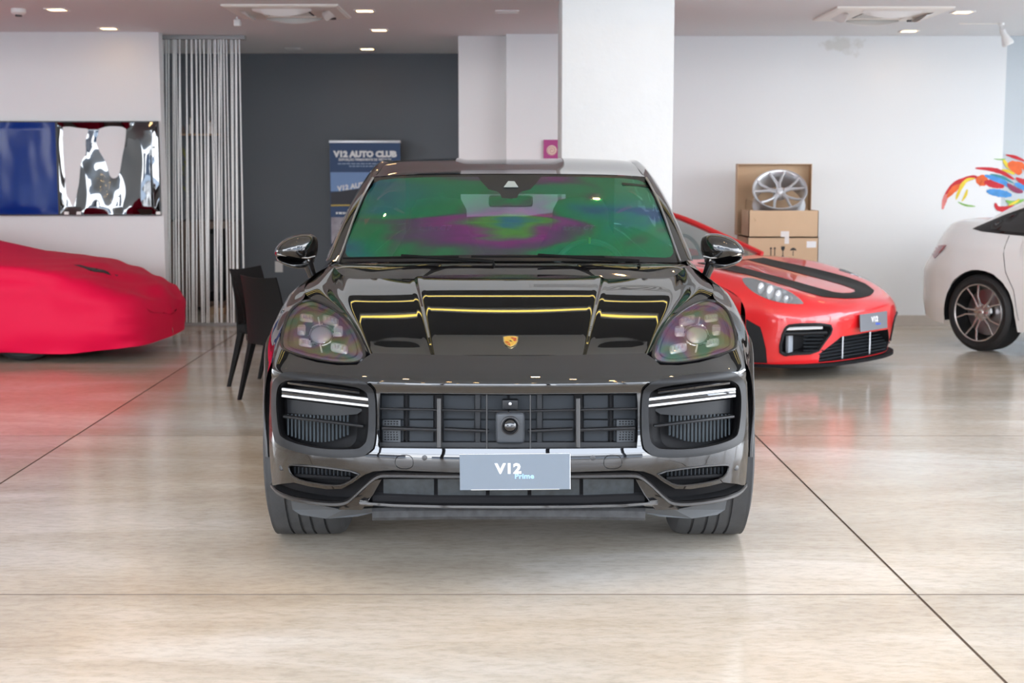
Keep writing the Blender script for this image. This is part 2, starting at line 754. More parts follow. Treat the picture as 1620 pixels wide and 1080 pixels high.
def concrete():
    m = bpy.data.materials.new('polished_concrete')
    m.use_nodes = True
    nt = m.node_tree
    N, L = nt.nodes.new, nt.links.new
    b = nt.nodes['Principled BSDF']
    geo = N('ShaderNodeNewGeometry')
    mp = N('ShaderNodeMapping')
    mp.inputs['Scale'].default_value = (0.55, 1.7, 1)
    L(geo.outputs['Position'], mp.inputs[0])
    n1 = N('ShaderNodeTexNoise')
    n1.inputs['Scale'].default_value = 0.9
    n1.inputs['Detail'].default_value = 8
    n1.inputs['Roughness'].default_value = 0.62
    n1.inputs['Distortion'].default_value = 0.6
    L(mp.outputs[0], n1.inputs['Vector'])
    r1 = N('ShaderNodeValToRGB')
    e = r1.color_ramp.elements
    e[0].position, e[0].color = 0.32, (0.51, 0.445, 0.365, 1)
    e[1].position, e[1].color = 0.68, (0.76, 0.725, 0.67, 1)
    k = e.new(0.5)
    k.color = (0.61, 0.55, 0.465, 1)
    L(n1.outputs['Fac'], r1.inputs[0])
    # cloudy warm and cool stains
    n2 = N('ShaderNodeTexNoise')
    n2.inputs['Scale'].default_value = 0.45
    n2.inputs['Detail'].default_value = 3
    L(geo.outputs['Position'], n2.inputs['Vector'])
    r2 = N('ShaderNodeValToRGB')
    e = r2.color_ramp.elements
    e[0].position, e[0].color = 0.38, (1.0, 0.945, 0.875, 1)
    e[1].position, e[1].color = 0.62, (0.97, 1.0, 1.03, 1)
    L(n2.outputs['Fac'], r2.inputs[0])
    mx = N('ShaderNodeMix')
    mx.data_type = 'RGBA'
    mx.blend_type = 'MULTIPLY'
    mx.inputs[0].default_value = 1
    L(r1.outputs[0], mx.inputs[6])
    L(r2.outputs[0], mx.inputs[7])
    # fine speckle
    n3 = N('ShaderNodeTexNoise')
    n3.inputs['Scale'].default_value = 28
    n3.inputs['Detail'].default_value = 5
    n3.inputs['Roughness'].default_value = 0.7
    mp3 = N('ShaderNodeMapping')
    mp3.inputs['Scale'].default_value = (0.5, 1.2, 1)
    L(geo.outputs['Position'], mp3.inputs[0])
    L(mp3.outputs[0], n3.inputs['Vector'])
    r3 = N('ShaderNodeValToRGB')
    e = r3.color_ramp.elements
    e[0].position, e[0].color = 0.3, (0.80, 0.79, 0.77, 1)
    e[1].position, e[1].color = 0.55, (1, 1, 1, 1)
    L(n3.outputs['Fac'], r3.inputs[0])
    m2 = N('ShaderNodeMix')
    m2.data_type = 'RGBA'
    m2.blend_type = 'MULTIPLY'
    m2.inputs[0].default_value = 1
    L(mx.outputs[2], m2.inputs[6])
    L(r3.outputs[0], m2.inputs[7])
    oi = N('ShaderNodeObjectInfo')
    mr = N('ShaderNodeMapRange')
    mr.inputs[3].default_value = 0.93
    mr.inputs[4].default_value = 1.06
    L(oi.outputs['Random'], mr.inputs[0])
    m3 = N('ShaderNodeMix')
    m3.data_type = 'RGBA'
    m3.blend_type = 'MULTIPLY'
    m3.inputs[0].default_value = 1
    L(m2.outputs[2], m3.inputs[6])
    L(mr.outputs[0], m3.inputs[7])
    L(m3.outputs[2], b.inputs['Base Color'])
    rr = N('ShaderNodeMapRange')
    rr.inputs[3].default_value = 0.06
    rr.inputs[4].default_value = 0.17
    L(n1.outputs['Fac'], rr.inputs[0])
    L(rr.outputs[0], b.inputs['Roughness'])
    b.inputs['IOR'].default_value = 1.6
    bp = N('ShaderNodeBump')
    bp.inputs['Strength'].default_value = 0.05
    bp.inputs['Distance'].default_value = 0.02
    L(n3.outputs['Fac'], bp.inputs['Height'])
    L(bp.outputs[0], b.inputs['Normal'])
    return m


concrete_mat = concrete()


def stained_wall():
    """white wall with a damp stain under the ceiling"""
    m = mat('damp_white_wall', (0.78, 0.78, 0.77), 0.7)
    nt = m.node_tree
    N, L = nt.nodes.new, nt.links.new
    b = nt.nodes['Principled BSDF']
    geo = N('ShaderNodeNewGeometry')
    c = at(1330, 72, 14.3)
    vs_ = N('ShaderNodeVectorMath')
    vs_.operation = 'SUBTRACT'
    vs_.inputs[1].default_value = (c.x, 14.3, c.z)
    L(geo.outputs['Position'], vs_.inputs[0])
    mp = N('ShaderNodeMapping')
    mp.inputs['Scale'].default_value = (3.4, 1, 10)
    L(vs_.outputs[0], mp.inputs[0])
    ln = N('ShaderNodeVectorMath')
    ln.operation = 'LENGTH'
    L(mp.outputs[0], ln.inputs[0])
    no = N('ShaderNodeTexNoise')
    no.inputs['Scale'].default_value = 9
    no.inputs['Detail'].default_value = 6
    L(geo.outputs['Position'], no.inputs['Vector'])
    sb_ = N('ShaderNodeMath')
    sb_.operation = 'SUBTRACT'
    L(no.outputs['Fac'], sb_.inputs[0])
    mu = N('ShaderNodeMath')
    mu.operation = 'MULTIPLY'
    mu.inputs[1].default_value = .35
    L(ln.outputs['Value'], mu.inputs[0])
    L(mu.outputs[0], sb_.inputs[1])
    rp = N('ShaderNodeValToRGB')
    rp.color_ramp.elements[0].position = .22
    rp.color_ramp.elements[0].color = (0.78, 0.78, 0.77, 1)
    rp.color_ramp.elements[1].position = .42
    rp.color_ramp.elements[1].color = (0.66, 0.645, 0.60, 1)
    L(sb_.outputs[0], rp.inputs[0])
    L(rp.outputs[0], b.inputs['Base Color'])
    return m


# ------------------------------------------------------------------ setting
CEIL = 2.87
HIGH = 4.1
Y_BULK = 10.3
EAST = 9.0


def slab_box(name, x0, x1, y0, y1, z0, z1, m, label, parent=None, bev=0.0):
    o = MB().box(((x0 + x1) / 2, (y0 + y1) / 2, (z0 + z1) / 2), (x1 - x0, y1 - y0, z1 - z0), bev).build(name, m, parent)
    return tag(o, label, kind='structure') if parent is None else o


floor = slab_box('floor', -14, 14, -2.6, 18, -0.2, -0.004, joint_mat, 'polished concrete showroom floor cast in large slabs')
# slabs: long joints run towards the vanishing point, cross joints are level
SLANT = -37 / FPX
xr = onfloor(1450, 940)
xl = onfloor(0, 765)
X0R = xr.x - SLANT * xr.y
X0L = xl.x - SLANT * xl.y
DX = X0R - X0L
Ys = [onfloor(810, 940).y, onfloor(810, 689).y]
DY = Ys[1] - Ys[0]
g = 0.0045
for i in range(-3, 3):
    for j in range(-4, 4):
        xa, xb = X0R + i * DX + g, X0R + (i + 1) * DX - g
        ya, yb = Ys[0] + j * DY + g, min(17.9, Ys[0] + (j + 1) * DY - g)
        if yb < -2.5 or ya > 17.5 or xb < -13.5 or xa > 13.5:
            continue
        ya = max(ya, -2.55)
        P = [(max(-13.9, min(13.9, x + SLANT * y)), y) for x, y in ((xa, ya), (xb, ya), (xb, yb), (xa, yb))]
        c = (sum(p[0] for p in P) / 4, sum(p[1] for p in P) / 4)
        e = 0.0012
        top = [Vector((p[0] + (e if p[0] < c[0] else -e), p[1] + (e if p[1] < c[1] else -e), 0)) for p in P]
        mid = [Vector((p[0], p[1], -e)) for p in P]
        low = [Vector((p[0], p[1], -0.03)) for p in P]
        vs = top + mid + low
        fs = [(0, 1, 2, 3)]
        for a in (0, 4):
            fs += [(a + k, a + 4 + k, a + 4 + (k + 1) % 4, a + (k + 1) % 4) for k in range(4)]
        sl = mk('slab', vs, fs, [concrete_mat, joint_mat], floor, smooth=False)
        for q in sl.data.polygons[1:]:
            q.material_index = 1

x_tv = at(251, 60, 13.9).x
wl_ = slab_box('wall_left', -9, x_tv, 13.9, 14.05, 0, CEIL, white_wall, 'white partition wall behind the red covered car')
slab_box('wall_back', -9, 0.2, 16.4, 16.6, 0, CEIL, grey_wall, 'dark grey rear wall of the alcove behind the banner')
xa = at(725, 60, 14.3).x
xb = at(801, 60, 14.1).x
slab_box('wall_middle', xa, xb + 0.02, 14.3, 16.4, 0, CEIL, white_wall, 'narrow white wall end left of the column')
slab_box('wall_pier', xb, 0.75, 14.1, 16.4, 0, CEIL, white_wall, 'white wall pier partly behind the column')
xc_ = at(1594, 60, 14.3).x
slab_box('wall_right', 0.75, xc_, 14.3, 14.5, 0, CEIL, stained_wall(), 'white back wall behind the cardboard boxes')
slab_box('wall_far_right', xc_, EAST, 14.303, 14.5, 0, CEIL, mat('blue_grey_wall', (0.54, 0.58, 0.60), 0.7), 'blue-grey wall set back at the right corner')  # flat blue-grey, darker than the white back wall
slab_box('baseboard_right', 0.75, xc_, 14.275, 14.3, 0, 0.10, stone_base, 'beige stone baseboard along the right wall')
slab_box('baseboard_far', xc_, EAST, 14.278, 14.303, 0, 0.10, stone_base, 'beige stone baseboard at the right corner')
slab_box('ceiling', -14, EAST, Y_BULK, 16.6, CEIL, CEIL + 0.12, ceil_mat, 'low white ceiling over the rear of the showroom')
BAND = CEIL + .36
bulk = slab_box('trim_1', -14, EAST, Y_BULK - 0.12, Y_BULK, CEIL, BAND, white_wall, 'white bulkhead strip at the edge of the low ceiling')
slab_box('wall_upper', -14, EAST, Y_BULK - 0.10, Y_BULK, BAND, HIGH, dark_ceil, 'dark upper wall over the bulkhead with yellow light lines')
slab_box('ceiling_high', -14, EAST, -2.5, Y_BULK, HIGH, HIGH + 0.1, ceil_mat, 'high ceiling over the front of the showroom')
slab_box('wall_west', -14, -13.9, 3, 16.6, 0, HIGH, white_wall, 'white side wall far on the left')
slab_box('wall_east', EAST - .1, EAST, 12.9, 16.6, 0, HIGH, white_wall, 'white side wall far on the right')
ccx0, ccx1 = at(889, 40, 10.45).x, at(1067, 40, 10.45).x
col = MB().box(((ccx0 + ccx1) / 2, 10.87, CEIL / 2), (ccx1 - ccx0, 0.84, CEIL), 0.012).build('column', column_mat)
tag(col, 'broad white plastered column behind the dark SUV', kind='structure')
# stain at the top of the right wall
# facade frames on the open front and sides (daylight comes through them)
fr = MB()
for x in range(-14, 10, 3):
    fr.box((x, -2.5, HIGH / 2), (0.12, 0.1, HIGH))
fr.box((-2.5, -2.5, 2.7), (23, 0.1, 0.1))
tag(fr.build('window_1', frame_dark, None, False), 'dark framed shop front facing the dark SUV', kind='structure')
fr = MB()
for y in range(-2, 13, 3):
    fr.box((EAST, y, HIGH / 2), (0.1, 0.12, HIGH))
fr.box((EAST, 4.75, 2.7), (0.1, 14.5, 0.1))
tag(fr.build('window_2', frame_dark, None, False), 'dark framed window wall on the right', kind='structure')
fr = MB()
for y in range(-2, 4, 3):
    fr.box((-14, y, HIGH / 2), (0.1, 0.12, HIGH))
tag(fr.build('window_3', frame_dark, None, False), 'dark framed window wall on the left', kind='structure')
slab_box('ground', -70, 70, -70, -2.6, -0.3, -0.02, pavement, 'pale pavement outside the shop front')
slab_box('ground_east', 14.01, 70, -2.6, 40, -0.3, -0.02, pavement, 'pale pavement outside the right windows')
slab_box('ground_west', -70, -14, -2.6, 40, -0.3, -0.02, pavement, 'pale pavement outside the left windows')
portal((-2.5, -2.6, HIGH / 2), (PI / 2, 0, 0), 23, HIGH)
portal((EAST + .1, 4.75, HIGH / 2), (PI / 2, 0, PI / 2), 14.5, HIGH)
portal((-14.1, .2, HIGH / 2), (PI / 2, 0, -PI / 2), 5.6, HIGH)

# unseen blocks added to darken the reflections in the paint and the foil
for k_, (x, w, h, y, c) in enumerate(((-22, 14, 5.5, -26, (.16, .15, .15)), (-4, 12, 3.6, -30, (.10, .12, .15)), (13, 15, 6.5, -27, (.30, .29, .28)), (32, 12, 4.2, -24, (.12, .11, .11)))):
    slab_box('reflection_block', x - w / 2, x + w / 2, y - 5, y, 0, h, mat('street_block', c, .8), ('long dark block added across the street for reflections', 'low blue-grey block added across the street for reflections', 'tall pale block added across the street for reflections', 'dark block added at the street corner for reflections')[k_])
# ------------------------------------------------------------------ the dark SUV
def car_paint(name, col, flake=0.0, rough=0.35, metal=0.0):
    m = mat(name, col, rough, metal, coat=1.0, coat_rough=0.006, spec=0.0)
    m.node_tree.nodes['Principled BSDF'].inputs['Coat IOR'].default_value = 1.85
    return m


paint = car_paint('graphite_paint', (0.0045, 0.0042, 0.0042), rough=0.4)
gloss_black = mat('gloss_black', (0.006, 0.006, 0.007), 0.06, coat=1.0)
frit_mat = mat('black_frit', (0.004, 0.004, 0.005), 0.25)
satin_trim = mat('satin_grey_trim', (0.022, 0.021, 0.021), 0.36)
intake_mat = mat('intake_plastic', (0.010, 0.011, 0.013), 0.5, spec=.35)
shutter_mat = mat('shutter_plastic', (0.020, 0.024, 0.029), 0.6, spec=.3)
fin_mat = mat('radiator_fin', (0.03, 0.04, 0.047), 0.5, 0.3)
dirty_plastic = mat('scuffed_underside', (0.035, 0.036, 0.038), 0.75, noise=0.8, nscale=30)
tyre_mat = mat('tyre_rubber', (0.045, 0.047, 0.05), 0.65, noise=0.35, nscale=14, bump=0.1, bscale=60)
tyre_dark = mat('tyre_groove', (0.006, 0.006, 0.006), 0.9)
rim_dark = mat('dark_rim', (0.03, 0.03, 0.03), 0.3, 0.7)
leather_black = mat('black_leather', (0.008, 0.0075, 0.0075), 0.55, spec=.12, bump=0.15, bscale=120)
seat_fabric = mat('seat_suede', (0.035, 0.037, 0.04), 0.8)
plate_mat = mat('grey_plate', (0.135, 0.165, 0.20), 0.35, noise=0.05, nscale=6)
plate_edge = mat('plate_edge', (0.8, 0.8, 0.8), 0.4)
blue_print = mat('pale_blue_print', (0.30, 0.50, 0.90), 0.5)
gold = mat('gold_enamel', (0.85, 0.52, 0.08), 0.25, 0.5)
gold_edge = mat('gold_edge', (0.9, 0.72, 0.4), 0.2, 0.9)
red_enamel = mat('red_enamel', (0.35, 0.05, 0.02), 0.3)
led_white = mat('white_light_bar', (0.94, 0.95, 0.97), 0.15, 0.15)
lamp_reflector = mat('lamp_reflector', (0.90, 0.92, 0.95), 0.15, 0.45)
lamp_glass = mat('lamp_module_glass', (0.85, 0.9, 0.95), 0.06, 0.35, coat=1.0)
side_glass = mat('dark_side_glass', (0.012, 0.014, 0.014), 0.03, alpha=0.55)
privacy_glass = mat('privacy_glass', (0.006, 0.007, 0.007), 0.03, alpha=0.93)
yellow_mark = mat('yellow_mark', (0.85, 0.8, 0.1), 0.5)
sensor_mat = mat('sensor_cap', (0.03, 0.03, 0.032), 0.3)
turn_red = mat('red_lens', (0.35, 0.01, 0.012), 0.1, coat=1.0)

RAINBOW = [(0.05, (0.02, 0.10, 0.30)), (0.16, (0.01, 0.26, 0.24)), (0.28, (0.005, 0.30, 0.13)), (0.40, (0.02, 0.30, 0.10)), (0.47, (0.10, 0.14, 0.13)),
           (0.56, (0.16, 0.08, 0.20)), (0.66, (0.30, 0.04, 0.27)), (0.74, (0.16, 0.20, 0.16)), (0.82, (0.12, 0.42, 0.06)), (0.95, (0.02, 0.22, 0.40))]
windscreen_glass = painted_sheen('windscreen_painted_sheen', 0.26, 0.14, (0.46, 0.66, 0.74), RAINBOW, 0.08, (0.6, 0.8, 3.2), 2.0, 0.9, (1.3, 0.2, 0.7), 0.3, -.02)  # stress-pattern sheen painted into the glass colours
LAMPBOW = [(0.28, (0.75, 0.75, 0.85)), (0.37, (0.10, 0.80, 0.30)), (0.44, (0.95, 0.85, 0.12)), (0.50, (0.95, 0.15, 0.60)), (0.56, (0.25, 0.35, 1.0)),
           (0.62, (0.10, 0.85, 0.45)), (0.68, (0.95, 0.55, 0.2)), (0.76, (0.95, 0.92, 0.9))]
lamp_cover = painted_sheen('lamp_cover_painted_sheen', 0.02, 0.11, (0.97, 0.97, 0.97), LAMPBOW, 0.04, (4, 2, 5), 1.2, 1.2, (0.4, 0.1, 0), 0.0)  # rainbow sheen painted into the cover colours

Y0 = 5.05
SUV_X = -0.0125
suv = thing('suv', 'glossy black-brown SUV parked head-on, grey V12 Prime plate', 'car', (SUV_X, Y0, 0))
O = Vector((0, -Y0, CAM_H))


def dray(dx, py):
    v = (py - 540) / FPX
    return Vector((dx / FPX, CT - v * ST, -ST - v * CT))


def Q(dx, py, yl):
    d = dray(dx, py)
    t = (yl + Y0) / d.y
    p = O + d * t
    return (p.x, p.y, p.z)


TOCAM = (0, -Y0, CAM_H)

# ---- bumper surface: plan curve x height profile
PLAN = np.array([(0, 0), (.2, .006), (.4, .030), (.58, .075), (.72, .145), (.84, .25), (.925, .385), (.975, .53), (1.005, .72)])
_s = np.concatenate([[0], np.cumsum(np.linalg.norm(np.diff(PLAN, axis=0), axis=1))])
PS = _s / _s[-1]
_t2 = np.concatenate([-PS[1:][::-1], PS])
_P2 = np.concatenate([(PLAN[1:] * np.array([-1, 1]))[::-1], PLAN])
PZ = np.array([.20, .26, .31, .38, .45, .50, .545, .60, .70, .738, .758, .770, .780, .80, .83, .87, .92, .96])
PD = np.array([.12, .085, .055, .028, .006, 0.0, .010, .020, .022, .020, .010, .002, .006, .036, .105, .212, .36, .50])


def bumper_f(u, v):
    u = np.atleast_1d(np.asarray(u, float))
    v = np.atleast_1d(np.asarray(v, float))
    p = cubic(_t2, _P2, u)
    d = pchip(PZ, PD, v)
    side = np.clip((np.abs(u) - 0.80) / 0.2, 0, 1)
    return np.stack([p[:, 0] * (1 - 0.06 * side * np.clip((0.5 - v) / 0.3, 0, 1)), p[:, 1] + d * (1 - 0.35 * side), v], 1)


BUMP = Surf(bumper_f, -1, 1, .20, .96, 161, 120)


def bump_uv(poly):
    return [BUMP.hit(O, dray(dx, py)) for dx, py in poly]


def Bp(dx, py, off=0.0):
    uv = BUMP.hit(O, dray(dx, py))
    p = bumper_f([uv[0]], [uv[1]])[0]
    return Vector(Q(dx, py, p[1] + off))


def sym(half, close_at_center=True):
    """half outline (dx>=0) from top centre round to bottom centre -> full outline"""
    return half + [(-x, y) for x, y in half[::-1] if abs(x) > 1e-6]


def neg(poly):
    return [(-x, y) for x, y in poly]


top_edge = [(0, 562.5), (60, 562.2), (115, 561), (170, 559.5), (216, 558.5), (226, 565), (240, 577), (270, 577.5), (302, 573), (335, 564), (357, 554.5), (363, 545)]
side_edge = [(371, 556), (377, 605), (379, 660), (379, 711), (376, 750), (374, 768)]
bot_edge = [(360, 765), (340, 763), (316, 769), (288, 773.5), (264, 773), (246, 763), (229, 751), (214, 745.5), (185, 743.5), (90, 747), (0, 749)]
outer_px = densify(top_edge, 8, False) + densify(side_edge, 12, False) + densify(bot_edge, 8, False)
full_px = outer_px + [(-x, y) for x, y in outer_px[::-1] if abs(x) > 1e-6]
intake_out = roundpoly([(361, 592), (372, 603), (374, 636), (371, 691), (363, 704), (329.5, 716), (288, 723), (234, 723.5), (221, 717), (209.5, 705), (209, 621), (220, 606), (246, 599), (302, 592), (350, 588.5)], 2)
intake_in = roundpoly([(355, 603), (364, 612), (366, 640), (362, 684), (355, 694), (328, 704), (288, 711), (240, 711), (231, 707), (221, 695), (220, 628), (227, 615), (248, 608), (302, 602), (347, 599)], 2)
low_in = roundpoly([(349, 736), (341, 735), (300, 738), (233, 747.5), (246, 758), (262, 767), (281, 768), (316, 763), (337, 757), (346, 748)], 1)
grille_half = [(0, 623.5), (110, 622.5), (203, 621.5), (204.5, 640), (204.5, 690), (203, 708.5), (110, 709.5), (0, 710)]
grille_full = sym(densify(grille_half, 10, False))
holes = [grille_full, intake_out, neg(intake_out), low_in, neg(low_in)]
uv_outer = bump_uv(full_px)
uv_holes = [bump_uv(densify(h, 8)) for h in holes]
bumper = BUMP.mesh('front_bumper', uv_outer, uv_holes, 0.014, paint, suv, TOCAM)
bumper['label'] = 'black-brown front bumper with a bright folded edge'
# returned edges of the openings
wl = MB()
for h in holes:
    loop_wall(wl, [Bp(x, y, 0.0005) for x, y in densify(h, 8)], (0, 0.03, 0))
loop_wall(wl, [Bp(x, y, 0.0005) for x, y in densify(bot_edge, 8, False)], (0, 0.05, 0))
wl.build('bumper_edge', gloss_black, bumper)

# ---- bonnet
zc_y = np.array([.19, .34, .50, .68, .86, 1.04, 1.22])
zc_z = np.array([.857, .895, .9335, .974, 1.0135, 1.0505, 1.084])
x1 = .271 + .134 * (zc_y - .19) / 1.03
L0 = [(0, y, z) for y, z in zip(zc_y, zc_z)]
yb = zc_y + np.array([.012] + [0] * 6)
zb_ = cubic(zc_y, zc_z, yb)
L1a = [(x, y, z - .008) for x, y, z in zip(x1, yb, zb_)]
L1b = [(x + .018, y, z - .019) for x, y, z in zip(x1, yb, zb_)]
Lin = [Q(*p) for p in [(216, 557, .25), (223, 530, .37), (231, 506, .51), (239, 486, .65), (249, 467, .83), (253, 449, 1.03), (252, 431, 1.26)]]
Lot = [Q(*p) for p in [(224, 557, .253), (233, 529, .38), (242, 506, .50), (253, 489, .62), (265, 470, .79), (270, 449, 1.02), (270, 424.5, 1.31)]]
HO = [Q(*p) for p in [(228, 561, .255), (238, 540, .35), (250, 511, .50), (274, 490, .67), (312, 473, .82), (322, 450, 1.05), (284, 420, 1.37)]]
zc_at = lambda y: float(cubic(zc_y, zc_z, np.array([min(y, 1.22)]))[0]) + max(0, y - 1.22) * .18


def align(line, yv, dz):
    a = np.array(line)
    xs_ = cubic(a[:, 1], a[:, 0], np.array(yv))
    return [(float(x), float(y), zc_at(y) + dz) for x, y in zip(xs_, yv)]


Lin = align(Lin, list(yb[:1] + .045) + list(yb[1:6]) + [1.245], -.0205)
Lot = align(Lot, list(yb[:1] + .05) + list(yb[1:6] - .005) + [1.30], -.010)
crown = [tuple((np.array(a) * .45 + np.array(b) * .55) + np.array([0, 0, d])) for a, b, d in zip(Lot, HO, (0, .003, .006, .012, .020, .020, .010))]
hood_net = [[L0[r], L1a[r], L1b[r], Lin[r], Lot[r], crown[r], HO[r]] for r in range(7)]
tcol = [0, 1, 1.07, 2, 2.22, 2.6, 3]
hood_f = netfun(hood_net, tcol, None, pchip, cubic)
us = sorted(set([round(s * x, 4) for s in (-1, 1) for x in list(np.linspace(0, 1, 14)) + list(np.linspace(1, 1.07, 4)) + list(np.linspace(1.07, 2, 14)) + list(np.linspace(2, 2.22, 6)) + list(np.linspace(2.22, 3, 16))]))
hood = gridmesh('bonnet', hood_f, us, np.linspace(0, 6, 70), paint, suv, TOCAM)
hw = MB()
fe = [Vector(p) for p in hood_f(np.array(us), np.zeros(len(us)))]
hw.strip(fe, [p + Vector((0, 0.012, -0.03)) for p in fe])
re_ = [Vector(p) for p in hood_f(np.array(us), np.full(len(us), 6.0))]
hw.strip(re_, [p + Vector((0, 0.01, -0.025)) for p in re_])
ed = [Vector(p) for p in hood_f(np.full(60, 3.0), np.linspace(0, 6, 60))]
hw.strip(ed, [p + Vector((-0.004, 0.004, -0.03)) for p in ed])
ed2 = [Vector((-p.x, p.y, p.z)) for p in ed]
hw.strip(ed2, [p + Vector((0.004, 0.004, -0.03)) for p in ed2])
hw.build('bonnet_edge', gloss_black, hood)

# ---- body sides (fender, doors, quarter) as one loft, cut at the wheel arches
SEC = [
    (.50, [(.895, .850), (.925, .81), (.955, .73), (.965, .6), (.955, .42)]),
    (.58, [(.913, .888), (.937, .84), (.965, .75), (.975, .6), (.96, .42)]),
    (.74, [(.884, .982), (.945, .93), (.988, .83), (1.004, .66), (.99, .42)]),
    (.86, [(.853, 1.015), (.938, .968), (1.000, .85), (1.016, .67), (1.0, .42)]),
    (1.02, [(.873, 1.051), (.938, 1.012), (1.000, .88), (1.018, .70), (1.0, .42)]),
    (1.2, [(.848, 1.092), (.912, 1.043), (.985, .90), (1.010, .70), (.985, .36)]),
    (1.4, [(.812, 1.114), (.868, 1.083), (.957, .95), (.985, .70), (.955, .30)]),
    (1.8, [(.842, 1.130), (.880, 1.095), (.950, .95), (.975, .68), (.94, .28)]),
    (2.6, [(.850, 1.150), (.885, 1.110), (.950, .96), (.975, .68), (.94, .28)]),
    (3.3, [(.838, 1.165), (.880, 1.120), (.965, .97), (.985, .68), (.95, .30)]),
    (3.8, [(.80, 1.18), (.872, 1.13), (.985, .95), (1.012, .68), (1.0, .42)]),
    (4.3, [(.74, 1.19), (.83, 1.13), (.955, .95), (.985, .68), (.96, .42)]),
    (4.65, [(.66, 1.19), (.76, 1.12), (.87, .95), (.90, .65), (.88, .40)]),
    (4.88, [(.55, 1.16), (.64, 1.10), (.72, .95), (.76, .65), (.75, .40)]),
]
yy = np.array([s[0] for s in SEC])
NET = np.array([s[1] for s in SEC])
ARCH = [(.93, .40, .445), (3.83, .40, .445)]
st = sorted(set(list(np.round(np.linspace(.50, 4.88, 90), 4)) + [round(c - r * math.cos(a), 4) for c, _, r in ARCH for a in np.linspace(0.05, PI - 0.05, 25)]))
tw = np.array([0, .22, .5, .78, 1.0])


def side_curve(y, n=40):
    pts = pchip(yy, NET, np.array([y]))[0]
    c = pchip(tw, pts, np.linspace(0, 1, 200))
    zb = c[-1, 1]
    for yc, zc, r in ARCH:
        if abs(y - yc) < r:
            zb = max(zb, zc + math.sqrt(r * r - (y - yc) ** 2))
    k = np.searchsorted(-c[:, 1], -zb)
    k = min(max(k, 3), 199)
    c = c[:k + 1]
    w = np.linspace(0, 1, n)
    return np.stack([np.interp(w, np.linspace(0, 1, len(c)), c[:, 0]), np.interp(w, np.linspace(0, 1, len(c)), c[:, 1])], 1)


CUR = [side_curve(y) for y in st]


def side_panel(name, y0, y1, m, parent):
    idx = [i for i, y in enumerate(st) if y0 - 1e-6 <= y <= y1 + 1e-6]
    vs, fs = [], []
    n = 40
    for i in idx:
        vs += [(x, st[i], z) for x, z in CUR[i]]
    for a in range(len(idx) - 1):
        for b in range(n - 1):
            fs.append((a * n + b, a * n + b + 1, (a + 1) * n + b + 1, (a + 1) * n + b))
    return mk(name, vs, fs, m, parent, True)


splits = [('front_fender', st[0], 1.5), ('front_door', 1.5, 2.55), ('rear_door', 2.55, 3.3), ('rear_quarter', 3.3, 4.88)]
for nme, a, b in splits:
    a = min(st, key=lambda q: abs(q - a))
    b = min(st, key=lambda q: abs(q - b))
    p = side_panel(nme, a, b, paint, suv)
    mirror_mesh(p)
# arch lips and wells
for yc, zc, r in ARCH:
    mb = MB()
    A = [Vector((float(np.interp(yc - r * math.cos(a), st, [c[-1, 0] for c in CUR])) + .002, yc - r * math.cos(a), zc + r * math.sin(a))) for a in np.linspace(0.03, PI - 0.03, 30)]
    mb.strip(A, [Vector((.55, p.y, p.z)) for p in A])
    p = mb.build('wheel_well', matte_black, suv)
    mirror_mesh(p)
    lip = MB().tube(A, 0.008, 6).build('arch_lip', satin_trim, suv)
    mirror_mesh(lip)

# ---- glasshouse lines
I_ = np.array([Q(270, 415.5, 1.58), Q(258, 383, 1.72), Q(243, 340, 1.89), Q(228, 305, 2.07), Q(214, 280.5, 2.2), (.676, 2.6, 1.563), (.668, 2.85, 1.588), (.655, 3.3, 1.590), (.63, 3.75, 1.535), (.59, 4.25, 1.40), (.55, 4.72, 1.215)])
R_ = np.array([Q(291, 416.5, 1.66), Q(278, 383, 1.85), Q(258.5, 340, 2.05), Q(236, 300, 2.35), Q(217, 272, 2.62), Q(206, 260.5, 2.85), (.702, 3.0, 1.582), (.69, 3.4, 1.57), (.665, 3.8, 1.51), (.63, 4.28, 1.375), (.585, 4.74, 1.19)])
ti = np.linspace(0, 1, 11)
tt = np.linspace(0, 1, 60)
Ic, Rc = cubic(ti, I_, tt), cubic(ti, R_, tt)
mb = MB()
M1 = [Vector(a * .62 + b * .38) + Vector((.010, -.012, .014)) for a, b in zip(Ic, Rc)]
M2 = [Vector(a * .25 + b * .75) + Vector((.012, -.006, .010)) for a, b in zip(Ic, Rc)]
A0, A1 = [Vector(p) for p in Ic], [Vector(p) for p in Rc]
n = len(A0)
mb.add(A0 + M1 + M2 + A1, [(k * n + i, k * n + i + 1, (k + 1) * n + i + 1, (k + 1) * n + i) for k in range(3) for i in range(n - 1)])
p = mb.build('roof_pillar', paint, suv, True, 1.5)
mirror_mesh(p)
p = MB().tube([Vector(q) + Vector((0.002, -0.006, 0.004)) for q in Ic[:24]], 0.006, 6).build('pillar_strip', steel, suv)  # thin steel-grey strip along the windscreen edge
mirror_mesh(p)
# windscreen
wb_ = [Q(0, 413.5, 1.40), Q(95, 413.5, 1.405), Q(170, 414, 1.44), Q(230, 415, 1.51), tuple(I_[0])]
wt_ = [Q(0, 276, 2.10), Q(75, 276.2, 2.105), Q(135, 277, 2.125), Q(182, 278.5, 2.16), tuple(I_[4])]
wm_ = []
for k, f_ in enumerate((0.33, 0.67)):
    row = [tuple(np.array(a) * (1 - f_) + np.array(b) * f_ + np.array([0, -.018, .022])) for a, b in zip(wb_, wt_)]
    row[-1] = tuple(cubic(ti, I_, np.array([0.4 * f_]))[0])
    row[-2] = tuple(np.array(row[-2]) * .9 + np.array(row[-1]) * .1)
    wm_.append(row)
wind_f = netfun([wb_, wm_[0], wm_[1], wt_], [0, 1, 1.8, 2.5, 3], None, cubic, cubic)
WIND = Surf(wind_f, -3, 3, 0, 3, 81, 41)


